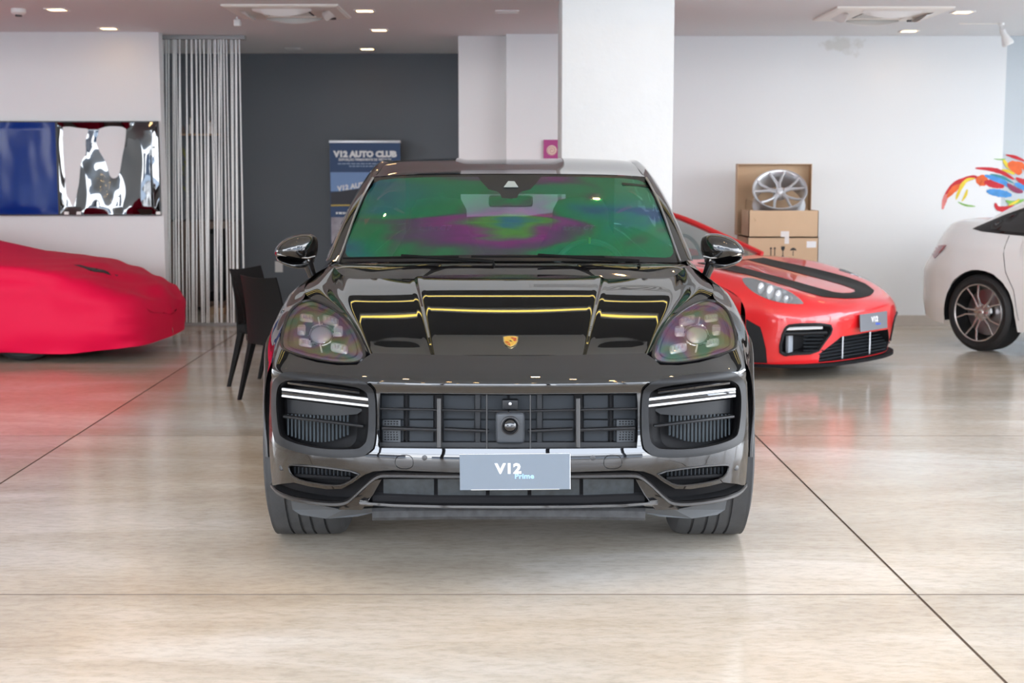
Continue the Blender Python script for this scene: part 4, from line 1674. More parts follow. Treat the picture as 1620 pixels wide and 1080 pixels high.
MB().box(M @ Vector((0, .172, .014)), (.012, .036, .03), .004).build('centre_mark', yellow_mark, sw)
rv = MB().box(Vector(Q(2, 318, 2.18)), (.225, .03, .06), .02, None, 3).build('rear_view_mirror', mat('mirror_case', (0.25, 0.30, 0.30), 0.25), suv)
MB().tube([Vector(Q(2, 318, 2.19)), Vector(Q(2, 300, 2.14))], .014, 8).build('mirror_stem', matte_black, rv)


# ---- wheels
def wheel(name, parent, c, R, W, rimR, side=1, spokes=5, double=True, rim_m=None, spoke_m=None, grooves=(), hub_m=None, spoke_w=.022, brake=None, tm=None):
    """wheel whose axle is local x; outer face towards side*x"""
    M = Matrix.Translation(c) @ Matrix.Rotation(PI / 2 * side, 4, 'Y')
    h = W / 2
    prof = [(rimR, -h * .92), (rimR + .012, -h * .98), ((R + rimR) / 2, -h * 1.0), (R - .035, -h * .97), (R - .012, -h * .88), (R - .003, -h * .76)]
    gw = .0055
    for gx in sorted(grooves):
        prof += [(R, gx * h - gw), (R - .009, gx * h - gw * .8), (R - .009, gx * h + gw * .8), (R, gx * h + gw)]
    if not grooves:
        prof += [(R, 0)]
    prof += [(R - .003, h * .76), (R - .012, h * .88), (R - .035, h * .97), ((R + rimR) / 2, h * 1.0), (rimR + .012, h * .98), (rimR, h * .92)]
    o = MB().lathe(prof, 72, M).build(name, tm or tyre_mat, parent, True, .5)
    MB().lathe([(rimR + .004, h * .93), (rimR - .004, h * .98), (rimR - .014, h * .95), (rimR - .022, h * .6), (rimR - .05, -h * .2), (rimR - .05, -h * .9), (rimR, -h * .95)], 64, M).build('rim', rim_m or rim_dark, o, True, .7)
    MB().lathe([(rimR * .78, -h * .1), (rimR * .78, -h * .02), (.06, -h * .02)], 40, M).build('brake_disc', steel, o)
    MB().lathe([(.035, h * .5), (.035, h * .72), (.026, h * .78), (.0005, h * .8)], 24, M).build('hub_cap', hub_m or rim_m or rim_dark, o)
    MB().lathe([(.07, h * .3), (.075, h * .6), (.035, h * .68)], 24, M).build('hub', spoke_m or rim_dark, o)
    for k in range(spokes):
        for s in ((-1, 1) if double else (0,)):
            a0 = 2 * PI * k / spokes + PI / 2
            a1 = a0 + s * (.26 if double else 0)
            pa = Vector((.055 * math.cos(a0 + s * .35), .055 * math.sin(a0 + s * .35), h * .62))
            pm = Vector((rimR * .55 * math.cos(a0 + s * .16), rimR * .55 * math.sin(a0 + s * .16), h * .80))
            pb = Vector(((rimR - .01) * math.cos(a1), (rimR - .01) * math.sin(a1), h * .84))
            MB().tube([M @ pa, M @ pm, M @ pb], [spoke_w, spoke_w * .75, spoke_w * .85], 8).build('spoke', spoke_m or rim_dark, o)
    return o


for (y, gr_) in ((.93, (-.86, -.42, -.12, .16, .52)), (3.83, (-.5, 0, .5))):
    w_ = wheel('wheel', suv, (.835, y, .394), .394, .315, .275, 1, 5, True, rim_dark, rim_dark, [-g_ for g_ in gr_])
    mirror_mesh(w_)
# ------------------------------------------------------------------ other cars
def loft_rows(SEC, ARCH, n=40, dense=80, tw=None, y0=None, y1=None, fun=pchip, yfun=pchip):
    ys = np.array([s[0] for s in SEC], float)
    net = np.array([s[1] for s in SEC], float)
    tw = np.linspace(0, 1, net.shape[1]) if tw is None else np.array(tw)
    y0 = ys[0] if y0 is None else y0
    y1 = ys[-1] if y1 is None else y1
    stn = sorted(set(list(np.round(np.linspace(y0, y1, dense), 4)) + [round(c - r * math.cos(a), 4) for c, _, r in ARCH for a in np.linspace(.05, PI - .05, 21)]))
    stn = [y for y in stn if y0 - 1e-6 <= y <= y1 + 1e-6]
    out = []
    for y in stn:
        c = fun(tw, yfun(ys, net, np.array([y]))[0], np.linspace(0, 1, 240))
        zb = -1
        for yc, zc, r in ARCH:
            if abs(y - yc) < r:
                zb = max(zb, zc + math.sqrt(r * r - (y - yc) ** 2))
        k = 239
        while k > 20 and c[k, 1] < zb:
            k -= 1
        c = c[:k + 1]
        w = np.linspace(0, 1, n)
        q = np.linspace(0, 1, len(c))
        out.append(np.stack([np.interp(w, q, c[:, 0]), np.full(n, y), np.interp(w, q, c[:, 1])], 1))
    return stn, np.array(out)


def rows_mesh(name, R, m, parent, flip=False):
    a, n = R.shape[:2]
    fs = [(i * n + j, i * n + j + 1, (i + 1) * n + j + 1, (i + 1) * n + j) for i in range(a - 1) for j in range(n - 1)]
    return mk(name, R.reshape(-1, 3), [f[::-1] for f in fs] if flip else fs, m, parent, True)


def both_sides(R):
    L = R[:, 1:][:, ::-1] * np.array([-1, 1, 1])
    return np.concatenate([L, R], axis=1)


class Proj:
    """casts photograph outlines onto the meshes of one car, in the car's own coordinates"""

    def __init__(self, root, objs):
        root_m = Matrix.Translation(root.location) @ root.rotation_euler.to_matrix().to_4x4()
        self.inv = root_m.inverted()
        vs, fs = [], []
        for o in objs:
            n = len(vs)
            vs += [v.co.copy() for v in o.data.vertices]
            fs += [tuple(i + n for i in p.vertices) for p in o.data.polygons]
        self.b = BVHTree.FromPolygons(vs, fs)
        self.o = self.inv @ Vector((0, 0, CAM_H))

    def hit(self, px, py):
        d = (self.inv.to_3x3() @ ray(px, py)).normalized()
        l, n, i, t = self.b.ray_cast(self.o, d)
        if l is not None and n.dot(d) > 0:
            n = -n
        return l, n

    def patch(self, name, poly, m, parent, off=.004, step=4.0, both=True, thick=True):
        poly = densify(poly, step)
        pts, tris = cdt(poly, [], step)
        V, ok = [], []
        for p in pts:
            l, n = self.hit(*p)
            ok.append(l is not None)
            V.append((l + n * off) if l is not None else Vector())
        ok = np.array(ok)
        tr = [tuple(t) for t in tris if ok[list(t)].all()]
        used = sorted(set(i for t in tr for i in t))
        mp = {u: k for k, u in enumerate(used)}
        o = mk(name, [V[u] for u in used], [tuple(mp[i] for i in t) for t in tr], m, parent, True)
        if both:
            mirror_mesh(o)
        return o


# ---------------- red sports car
red_paint = mat('red_paint', (0.72, 0.012, 0.016), 0.35, coat=1.0, coat_rough=0.02)
stripe_mat = mat('black_stripe', (0.010, 0.009, 0.009), 0.5, spec=.15)
lamp_dark = mat('lamp_shade', (0.10, 0.11, 0.12), 0.15, 0.7, coat=1.0)
grey_vane = mat('grey_vane', (0.35, 0.38, 0.42), 0.4)
ALPHA = math.radians(44)
RP = at(1378, 509, 10.75)
red = thing('sports_car', 'red low sports car with two black bonnet stripes', 'car', (RP.x, RP.y, 0), PI / 2 - ALPHA)
rnet = [
    [(0, .07, .115), (.3, .09, .115), (.56, .17, .115), (.77, .33, .115), (.885, .56, .115)],
    [(0, .035, .27), (.3, .055, .27), (.57, .135, .27), (.785, .30, .27), (.90, .53, .27)],
    [(0, .0, .40), (.3, .022, .40), (.57, .105, .405), (.785, .28, .41), (.905, .52, .42)],
    [(0, .005, .50), (.3, .03, .505), (.56, .12, .51), (.78, .30, .53), (.905, .53, .54)],
    [(0, .09, .575), (.3, .125, .58), (.55, .22, .60), (.76, .43, .635), (.90, .60, .62)],
    [(0, .36, .655), (.3, .385, .655), (.54, .47, .69), (.73, .62, .72), (.895, .74, .68)],
    [(0, .75, .725), (.3, .765, .725), (.53, .82, .755), (.72, .92, .785), (.89, .96, .745)],
    [(0, 1.10, .785), (.3, 1.11, .785), (.53, 1.14, .795), (.71, 1.2, .815), (.88, 1.22, .77)],
    [(0, 1.38, .835), (.3, 1.39, .835), (.52, 1.42, .835), (.70, 1.48, .825), (.865, 1.5, .78)],
]
red_f = netfun(rnet, [0, 1, 2, 3, 4], [0, 1, 1.8, 2.4, 3, 4, 5, 6, 7], pchip, cubic)
RS = Surf(red_f, -4, 4, 0, 7, 121, 91)
rinv = (Matrix.Translation(red.location) @ red.rotation_euler.to_matrix().to_4x4()).inverted()
RO = rinv @ Vector((0, 0, CAM_H))


def ruv(poly):
    return [RS.hit(RO, rinv.to_3x3() @ ray(*p)) for p in poly]


def flipu(uv):
    return [(-u, v) for u, v in uv]


def rp(uv, off=0.0, back=0.0):
    p = Vector(red_f([uv[0]], [uv[1]])[0])
    return p + Vector((0, back, 0))


intake_r = ruv(densify(roundpoly([(1240.7, 520.6), (1251, 513.4), (1312, 512.4), (1317, 523), (1302, 543), (1292, 558), (1249, 560), (1241.8, 562), (1232.6, 555)], 1), 5))
# the middle opening, in surface coordinates (symmetric)
mid_half = [(0, 1.35), (1.15, 1.30), (1.75, .55), (1.75, .10), (0, .10)]
mid_r = densify([(u, v) for u, v in mid_half] + [(-u, v) for u, v in mid_half[::-1] if u > 0], .15)
lamp_r = ruv(densify(roundpoly([(1172.6, 441), (1180, 438.5), (1195, 440.7), (1215.6, 448), (1240.7, 457), (1257, 466), (1272, 479), (1269, 481.5), (1241, 480), (1215.6, 474), (1195, 464.4), (1181.5, 454)], 1), 5))
outl = []
for a, b, c, d in ((-4, 4, 0, 0), (4, 4, 0, 7), (4, -4, 7, 7), (-4, -4, 7, 0)):
    outl += [(a + (b - a) * i / 30, c + (d - c) * i / 30) for i in range(30)]
toR = tuple(RO)
rb_ = RS.mesh('front_body', outl, [intake_r, flipu(intake_r), mid_r, lamp_r, flipu(lamp_r)], .04, red_paint, red, toR)
# recesses
for nm, uv, dep, inner in (('side_intake', intake_r, .14, matte_black), ('centre_intake', mid_r, .16, matte_black)):
    mb = MB()
    A = [rp(q) for q in uv]
    c_ = sum(A, Vector()) / len(A)
    B = [c_ + (p - c_) * .9 + Vector((0, dep, 0)) for p in A]
    n_ = len(A)
    mb.add(A + B, [(i, (i + 1) % n_, n_ + (i + 1) % n_, n_ + i) for i in range(n_)])
    mb.add(B, [tuple(range(n_))])
    o = mb.build(nm, intake_mat, red, True, .5)
    if nm == 'side_intake':
        C = [rp(q) for q in uv]
        us_ = [q[0] for q in uv]
        MB().tube(C + [C[0]], .012, 6, False).build('intake_rim', intake_mat, o)
        zt = max(p.z for p in A) - .035
        cx_ = sorted(A, key=lambda p: p.x)
        xa_, xb_ = cx_[0].x, cx_[-1].x
        yl_ = lambda x: np.interp(x, [xa_, xb_], [cx_[0].y, cx_[-1].y])
        MB().tube([Vector((xa_ + .03, yl_(xa_ + .03) + .015, zt)), Vector((xb_ - .05, yl_(xb_ - .05) + .015, zt + .004))], .013, 8).build('light_bar', led_white, o)
        MB().tube([Vector((xa_ + .0, yl_(xa_) + .03, zt - .04)), Vector((xb_ - .02, yl_(xb_) + .03, zt - .036))], .014, 8).build('slat', intake_mat, o)
        MB().box((xa_ + .115, yl_(xa_ + .1) + .07, zt - .13), (.06, .03, .17), .01).build('vane', grey_vane, o)
        for k in range(6):
            MB().tube([Vector((xa_ + .18, yl_(xa_ + .2) + .06, zt - .06 - k * .027)), Vector((xb_ - .03, yl_(xb_) + .05, zt - .06 - k * .027))], .006, 5).build('intake_fin', shutter_mat, o)
        mirror_mesh(o)
    else:
        for k in range(7):
            MB().tube([Vector((-.5, .15, .14 + k * .025)), Vector((.5, .15, .14 + k * .025))], .005, 5).build('intake_fin', shutter_mat, o)
        for x in (-.2, .2):
            MB().tube([Vector((x, .12, .12)), Vector((x, .12, .31))], .006, 6).build('intake_post', steel, o)
# headlights
mb = MB()
A = [rp(q) for q in lamp_r]
c_ = sum(A, Vector()) / len(A)
B = [c_ + (p - c_) * .85 + Vector((.02, .08, -.05)) for p in A]
n_ = len(A)
mb.add(A + B, [(i, (i + 1) % n_, n_ + (i + 1) % n_, n_ + i) for i in range(n_)])
mb.add(B, [tuple(range(n_))])
rl = mb.build('headlight', lamp_dark, red, True, .5)
for k, (fx, sz_) in enumerate(((.25, .045), (.45, .055), (.62, .045), (.78, .03))):
    ks = sorted(A, key=lambda p: p.y)
    p = ks[-1].lerp(ks[0], fx) + Vector((.03, .03, -.03))
    ctr_ = c_ + (p - c_) * .8
    loop = [ctr_ + Vector((sz_ * math.cos(t) * .9, 0, sz_ * math.sin(t))) for t in np.linspace(0, 2 * PI, 15)[:-1]]
    pb = MB()
    pillow(pb, loop, ctr_, .03, (-.3, -.9, .3), 4)
    pb.build('lamp_module', lamp_reflector, rl)
RS.mesh('lamp_cover', lamp_r, [], .03, mat('clear_cover', (0.95, 0.97, 1.0), 0.02, alpha=.22), rl, toR, .002)
mirror_mesh(rl)
# stripes: U shaped
near_up = ruv([(1166, 416), (1200, 422), (1240.7, 433), (1281.5, 449), (1322, 466)])
near_lo = ruv([(1160, 424), (1200, 434), (1240.7, 451), (1273, 465.6), (1293.7, 475)])
ui = [abs(q[0]) for q in near_up]
uo = [abs(q[0]) for q in near_lo]
vfront = min(q[1] for q in near_lo[-1:] + near_up[-1:])
ST_IN, ST_OUT = .60, 1.72
stripe_half = [(ST_OUT, 6.6), (ST_OUT + .05, 5.2), (ST_OUT + .03, 4.2), (ST_OUT - .05, 3.65), (ST_OUT - .4, 3.25), (.6, 3.08), (0, 3.04)]
inner_half = [(0, 3.42), (.3, 3.46), (.52, 3.6), (ST_IN, 4.0), (ST_IN, 6.6)]
sh = densify(roundpoly(stripe_half + inner_half, 1, closed=False), .12, False)
for s in (1, -1):
    pass
full = sh + [(-u, v) for u, v in sh[::-1]]
inn = densify(inner_half[:-1] + [(ST_IN, 6.55)], .12, False)
RS.mesh('bonnet_stripe', densify(stripe_half + [(-u, v) for u, v in stripe_half[::-1] if u > 0], .12), [inn + [(-u, v) for u, v in inn[::-1] if u > 0]], .04, stripe_mat, red, toR, .003)
_q = ruv([(1203, 517), (1207, 530), (1212, 552), (1214, 574)])
ap_ = densify([(-3.98, max(q[1] for q in _q) + .25)] + _q + [(-3.98, min(q[1] for q in _q))], .15)
for q_ in (ap_, flipu(ap_)):
    RS.mesh('arch_panel', q_, [], .03, intake_mat, red, toR, .006)
# side
RSEC = [
    (.56, [(.905, .60), (.91, .50), (.905, .35), (.89, .12)]),
    (.75, [(.895, .68), (.915, .55), (.915, .35), (.90, .12)]),
    (1.0, [(.89, .745), (.92, .60), (.92, .38), (.905, .12)]),
    (1.5, [(.865, .78), (.905, .60), (.90, .38), (.88, .12)]),
    (2.2, [(.86, .83), (.90, .62), (.895, .38), (.87, .12)]),
    (3.0, [(.87, .88), (.915, .68), (.91, .38), (.88, .12)]),
    (3.5, [(.86, .90), (.93, .70), (.93, .38), (.90, .14)]),
    (4.1, [(.80, .88), (.88, .68), (.88, .40), (.85, .2)]),
    (4.42, [(.62, .84), (.68, .68), (.68, .42), (.66, .25)]),
]
RARCH = [(.99, .33, .365), (3.47, .34, .375)]
_, rr = loft_rows(RSEC, RARCH, 24, 60)
o1 = rows_mesh('body_side', rr, red_paint, red)
mirror_mesh(o1)
# deck + roof + glass
def quadnet(rows, name, m, nu=31, nv=20, cf=cubic, rf=cubic):
    w = len(rows[0]) - 1
    return gridmesh(name, netfun(rows, None, None, cf, rf), np.linspace(-w, w, nu), np.linspace(0, len(rows) - 1, nv), m, red, (0, 2, 9))


quadnet([[(0, 1.36, .835), (.35, 1.38, .835), (.68, 1.5, .845)], [(0, 1.80, 1.03), (.33, 1.82, 1.02), (.62, 1.92, 1.00)], [(0, 2.2, 1.175), (.30, 2.22, 1.17), (.53, 2.3, 1.14)]], 'windscreen', mat('clear_screen', (0.35, 0.42, 0.40), 0.02, alpha=.35))
quadnet([[(0, 2.2, 1.175), (.30, 2.22, 1.17), (.53, 2.3, 1.14)], [(0, 2.65, 1.215), (.32, 2.65, 1.21), (.55, 2.65, 1.165)], [(0, 3.1, 1.18), (.32, 3.1, 1.17), (.55, 3.1, 1.12)], [(0, 3.7, 1.05), (.35, 3.7, 1.04), (.58, 3.7, .98)], [(0, 4.4, .90), (.4, 4.4, .89), (.62, 4.42, .84)]], 'roof', red_paint)
mb = MB()
rail = [Vector(p) for p in cubic(np.arange(6), np.array([(.70, 1.47, .83), (.635, 1.92, 1.005), (.545, 2.3, 1.145), (.565, 2.65, 1.165), (.565, 3.1, 1.12), (.60, 3.7, .98)]), np.linspace(0, 5, 30))]
p = MB().tube(rail, .028, 8).build('roof_rail', red_paint, red)
mirror_mesh(p)
belt = [Vector((float(np.interp(q.y, [1.5, 2.2, 3.0, 3.7], [.86, .86, .87, .84])), q.y, float(np.interp(q.y, [1.4, 2.2, 3.0, 3.7], [.79, .83, .88, .89])))) for q in rail]
p = MB().strip(rail, belt).build('side_window', side_glass, red)
mirror_mesh(p)
gridmesh('tail', netfun([[(0, 4.4, .90), (.4, 4.4, .89), (.62, 4.42, .84)], [(0, 4.5, .65), (.4, 4.5, .65), (.68, 4.42, .6)], [(0, 4.45, .3), (.4, 4.45, .3), (.66, 4.42, .25)]], None, None, cubic, cubic), np.linspace(-2, 2, 15), np.linspace(0, 2, 12), red_paint, red, (0, 9, 1))
MB().box((0, 2.3, .2), (1.7, 3.4, .12)).build('floor_pan', matte_black, red, False)
MB().box((0, 1.75, .72), (1.3, .4, .2), .05).build('dashboard', matte_black, red)
M = Matrix.Translation((.33, 1.98, .83)) @ Matrix.Rotation(math.radians(68), 4, 'X')
MB().lathe([(.17 + .016 * math.cos(a), .016 * math.sin(a)) for a in np.linspace(0, 2 * PI, 9)[:-1]], 32, M, True).build('steering_wheel', matte_black, red)
for s in (-1, 1):
    MB().box((s * .33, 2.6, .75), (.5, .16, .75), .06).build('seat', leather_black, red)
# splitter
sp = [Vector((x, y - .045, .10)) for x, y in [(0, .06), (.3, .08), (.56, .16), (.77, .32), (.90, .56), (.91, .62)]]
sp = [Vector(p) for p in cubic(np.arange(6), np.array(sp), np.linspace(0, 5, 25))]
spf = [Vector((-p.x, p.y, p.z)) for p in sp[::-1]] + sp[1:]
mb = MB()
mb.strip(spf, [p + Vector((0, 0, .022)) for p in spf])
mb.strip([p + Vector((0, 0, .022)) for p in spf], [p * 1 + Vector((-p.x * .12, .14, .03)) for p in spf])
mb.strip(spf, [p + Vector((-p.x * .12, .5, 0)) for p in spf])
mb.build('splitter', matte_black, red, True, .5)
# front wheel-arch flare, side marker, plate
for s in (-1,):
    fl = MB().tube([Vector((.905, .99 - .375 * math.cos(a), .33 + .375 * math.sin(a))) for a in np.linspace(-.3, PI + .3, 24)], .03, 8).build('arch_flare', intake_mat, red)
    mirror_mesh(fl)
    fl = MB().box((.885, .60, .30), (.05, .10, .36), .02).build('arch_panel', intake_mat, red)
    mirror_mesh(fl)
    mk_ = MB().box((.905, .78, .625), (.02, .15, .022), .006).build('side_marker', mat('smoked_marker', (0.35, 0.33, 0.34), 0.15), red)
    mirror_mesh(mk_)
pr = MB().box((0, 0, 0), (.40, .006, .13), .001).build('number_plate', mat('dark_plate', (0.16, 0.17, 0.19), 0.35), red, False)
pr.matrix_local = Matrix.Translation((0.0, -.022, .41)) @ Matrix.Rotation(-.06, 4, 'X')
text('plate_lettering', 'V12', .055, Matrix.Translation((.01, -.0042, .015)) @ FACE_CAM, print_white, pr, .0005, .002, 0, 'CENTER', 1.1)
text('plate_lettering', 'Prime', .028, Matrix.Translation((.06, -.0042, -.022)) @ FACE_CAM, mat('blue_print', (0.05, 0.15, 0.75), 0.5), pr, .0005, .0006, 0, 'CENTER', 1.1)
MB().box((0, .03, .41), (.3, .05, .05)).build('plate_bracket', matte_black, red, False)
for y, R_w in ((.99, .325), (3.47, .335)):
    w_ = wheel('wheel', red, (.775, y, R_w), R_w, .25, .25, 1, 5, True, rim_dark, rim_dark)
    mirror_mesh(w_)
for yc, zc, r in RARCH:
    A = [Vector((.90, yc - r * math.cos(a), zc + r * math.sin(a))) for a in np.linspace(0, PI, 25)]
    p = MB().strip(A, [Vector((.5, q.y, q.z)) for q in A]).build('wheel_well', matte_black, red)
    mirror_mesh(p)

# ---------------- white sedan
white_paint = mat('white_paint', (0.87, 0.865, 0.855), 0.3, coat=1.0, coat_rough=0.02)
BETA = math.radians(57)
wc = onfloor(1557, 497 + 57, 0.0)
Rw = Matrix.Rotation(PI / 2 - BETA, 3, 'Z')
WP = Vector((wc.x, wc.y, 0)) - Rw @ Vector((-.80, 3.63, 0))
sedan = thing('sedan', 'white sedan cut by the right edge of the picture', 'car', (WP.x, WP.y, 0), PI / 2 - BETA)
WSEC_RAW = [
    (.0, [(0, .62), (.2, .62), (.35, .60), (.42, .56), (.48, .50), (.5, .40), (.48, .30), (.45, .2)]),
    (.12, [(0, .72), (.35, .72), (.55, .70), (.66, .64), (.74, .55), (.76, .42), (.75, .30), (.72, .18)]),
    (.5, [(0, .86), (.4, .85), (.66, .83), (.80, .76), (.87, .66), (.89, .50), (.88, .34), (.85, .2)]),
    (1.2, [(0, .98), (.45, .975), (.70, .95), (.83, .88), (.89, .74), (.905, .55), (.90, .36), (.87, .22)]),
    (1.5, [(0, 1.02), (.45, 1.01), (.74, .985), (.83, .93), (.89, .78), (.905, .55), (.90, .36), (.87, .2)]),
    (1.9, [(0, 1.22), (.40, 1.20), (.63, 1.15), (.81, .96), (.885, .80), (.90, .55), (.895, .36), (.87, .2)]),
    (2.2, [(0, 1.385), (.35, 1.375), (.56, 1.33), (.81, .975), (.885, .82), (.90, .57), (.895, .36), (.87, .2)]),
    (2.7, [(0, 1.44), (.35, 1.43), (.56, 1.385), (.81, .985), (.885, .83), (.90, .58), (.895, .36), (.87, .2)]),
    (3.2, [(0, 1.41), (.35, 1.40), (.55, 1.35), (.80, 1.0), (.885, .85), (.905, .60), (.90, .38), (.87, .2)]),
    (3.6, [(0, 1.30), (.36, 1.285), (.56, 1.225), (.78, 1.02), (.89, .86), (.915, .64), (.91, .42), (.89, .2)]),
    (3.95, [(0, 1.13), (.42, 1.12), (.62, 1.09), (.76, 1.02), (.88, .86), (.915, .66), (.91, .44), (.89, .2)]),
    (4.25, [(0, 1.085), (.48, 1.075), (.66, 1.055), (.75, 1.01), (.85, .86), (.895, .66), (.895, .44), (.86, .21)]),
    (4.5, [(0, 1.06), (.48, 1.05), (.64, 1.035), (.72, .985), (.79, .85), (.845, .66), (.845, .44), (.80, .23)]),
    (4.64, [(0, 1.03), (.45, 1.02), (.58, 1.005), (.65, .95), (.71, .83), (.765, .65), (.765, .44), (.72, .26)]),
    (4.71, [(0, .97), (.38, .97), (.48, .95), (.53, .89), (.58, .80), (.65, .63), (.65, .46), (.6, .30)]),
]
WSEC_RAW = [(y, [(x, z + (.055 * min(1, max(0, (y - 3.8) / .4)) * (1 if k < 3 else .6 if k == 3 else 0))) for k, (x, z) in enumerate(P)]) for y, P in WSEC_RAW]
WSEC = [(3.63 + (y - 3.63) * (.78 if y > 3.63 else 1), [(x * (1 - .10 * max(0, (y - 4.1) / .6)), z) for x, z in P]) for y, P in WSEC_RAW]
WARCH = [(.80, .33, .37), (3.63, .33, .37)]
_, wr_ = loft_rows(WSEC, WARCH, 60, 110, [0, .2, .33, .48, .58, .72, .86, 1.0])
k_ = np.clip((wr_[..., 1] - 3.75) / .7, 0, 1) * np.clip(wr_[..., 2] - .66, 0, 1)
wr_[..., 1] -= .42 * k_
wbody = rows_mesh('body', both_sides(wr_), white_paint, sedan)
endc = wr_[-1]
capv = [Vector(p) for p in both_sides(wr_[-1:])[0]]
MB().add(capv, [tuple(range(len(capv)))]).build('rear_panel', white_paint, sedan, False)
capv = [Vector(p) for p in both_sides(wr_[:1])[0]]
MB().add(capv, [tuple(range(len(capv)))]).build('front_panel', white_paint, sedan, False)
MB().box((0, 2.1, .26), (1.5, 3.3, .08)).build('floor_pan', matte_black, sedan, False)
WPj = Proj(sedan, [wbody])


def side_patch(name, yz, m, off=.004, step=.06, sx=(-1, 1), parent=None):
    """outline in (y, z) laid on the flank"""
    out = []
    for s in sx:
        pts, tris = cdt(densify(yz, step), [], step)
        V, ok = [], []
        for y, z in pts:
            l, n, i, d = WPj.b.ray_cast(Vector((s * 3, y, z)), Vector((-s, 0, 0)))
            ok.append(l is not None)
            if n is not None and n.x * s < 0:
                n = -n
            V.append(l + n * off if l is not None else Vector())
        ok = np.array(ok)
        tr = [tuple(t) if s < 0 else tuple(t)[::-1] for t in tris if ok[list(t)].all()]
        out.append(mk(name, V, tr, m, parent or sedan, True))
    return out


gl_dark = mat('sedan_glass', (0.012, 0.014, 0.015), 0.03, coat=1.0)
frame_black = mat('window_surround', (0.012, 0.012, 0.013), 0.2)
side_patch('window_surround', roundpoly([(3.86, 1.03), (3.80, 1.075), (3.5, 1.21), (3.1, 1.31), (2.6, 1.345), (2.25, 1.30), (1.75, 1.02), (1.68, .975), (2.6, .985), (3.3, 1.0)], 1), frame_black, .003)
side_patch('rear_side_window', roundpoly([(3.72, 1.05), (3.5, 1.165), (3.15, 1.275), (2.75, 1.31), (2.72, 1.01), (3.4, 1.025)], 1), gl_dark, .007)
side_patch('front_side_window', roundpoly([(2.64, 1.32), (2.3, 1.28), (1.85, 1.02), (2.62, 1.01)], 1), gl_dark, .007)
tail = WPj.patch('tail_lamp', [(1473.7, 401.5), (1481, 388.5), (1498.5, 387.4), (1494, 394), (1479, 409)], mat('tail_lens', (0.30, 0.012, 0.03), 0.08, coat=1.0), sedan, .006, 3)
for s in (-1, 1):
    l, n, i, d = WPj.b.ray_cast(Vector((s * 3, 3.02, .87)), Vector((-s, 0, 0)))
    MB().tube([Vector((s * (abs(l.x) + k), y, .87)) for y, k in ((3.14, 0), (3.11, .028), (2.93, .028), (2.90, 0))], .013, 8).build('door_handle', white_paint, sedan)
    for pts in ([(3.42, 1.0), (3.40, .85), (3.36, .70), (3.27, .55), (3.22, .30)], [(2.68, .98), (2.68, .3)]):
        sm = []
        for y, z in densify(pts, .05, False):
            l, n, i, d = WPj.b.ray_cast(Vector((s * 3, y, z)), Vector((-s, 0, 0)))
            if l is not None:
                sm.append(l)
        MB().tube(sm, .0035, 4).build('door_seam', frame_black, sedan)
for yc, zc, r in WARCH:
    A = [Vector((.91, yc - r * math.cos(a), zc + r * math.sin(a))) for a in np.linspace(-.25, PI + .25, 29)]
    A = [Vector((min(.91, p.x), p.y, p.z)) for p in A]
    p = MB().strip([q + Vector((-.012, 0, 0)) for q in A], [Vector((.45, q.y, q.z)) for q in A]).build('wheel_well', matte_black, sedan)
    mirror_mesh(p)
silver_spoke = mat('machined_spoke', (0.55, 0.50, 0.48), 0.25, 0.85)
for y in (.80, 3.63):
    w_ = wheel('wheel', sedan, (.79, y, .333), .333, .24, .255, 1, 5, True, rim_dark, silver_spoke, (), silver_spoke, .011, tm=mat('sedan_tyre', (0.012, 0.012, 0.013), 0.6))
    mirror_mesh(w_)
    # bright outer lip of the rim
    for s in (1, -1):
        Mx = Matrix.Translation((s * .79, y, .333)) @ Matrix.Rotation(PI / 2 * s, 4, 'Y')
        MB().lathe([(.256, .112), (.247, .118), (.238, .112)], 64, Mx, True).build('rim_lip', silver_spoke, [c for c in sedan.children if c.name.startswith('wheel') and 'well' not in c.name][-1 if s < 0 else -2])

# ---------------- covered car on the left
cover_mat = mat('red_cover_cloth', (0.76, 0.001, 0.055), 0.6, spec=.25, bump=0.05, bscale=14)
DC = 12.25
nose_x = -2.97
covered = thing('covered_car', 'low car hidden under a crimson fabric cover', 'car', (nose_x, DC, 0), PI / 2 - math.radians(2))
# (distance from nose, centre height, shoulder height, half width, hem)
CS = [(-.03, .38, .34, .0004, .13), (0, .44, .38, .50, .125), (.04, .50, .43, .68, .12), (.10, .56, .48, .78, .115), (.22, .625, .55, .865, .10), (.45, .72, .65, .915, .09), (.70, .785, .73, .94, .085), (1.0, .82, .78, .95, .075),
      (1.3, .89, .80, .95, .07), (1.6, .98, .80, .95, .07), (2.0, 1.10, .80, .95, .07), (2.6, 1.20, .84, .96, .07), (3.3, 1.16, .90, .98, .07), (3.9, 1.02, .92, .97, .08), (4.4, .90, .82, .86, .10), (4.6, .80, .70, .60, .13), (4.66, .6, .5, .1, .2)]
cy = np.array([c[0] for c in CS])
cd_ = np.array([c[1:] for c in CS])
stn = np.concatenate([np.linspace(-.03, .12, 20)[:-1], np.linspace(.12, 4.66, 120)])
V = []
from mathutils import noise as mnoise
NA = 60
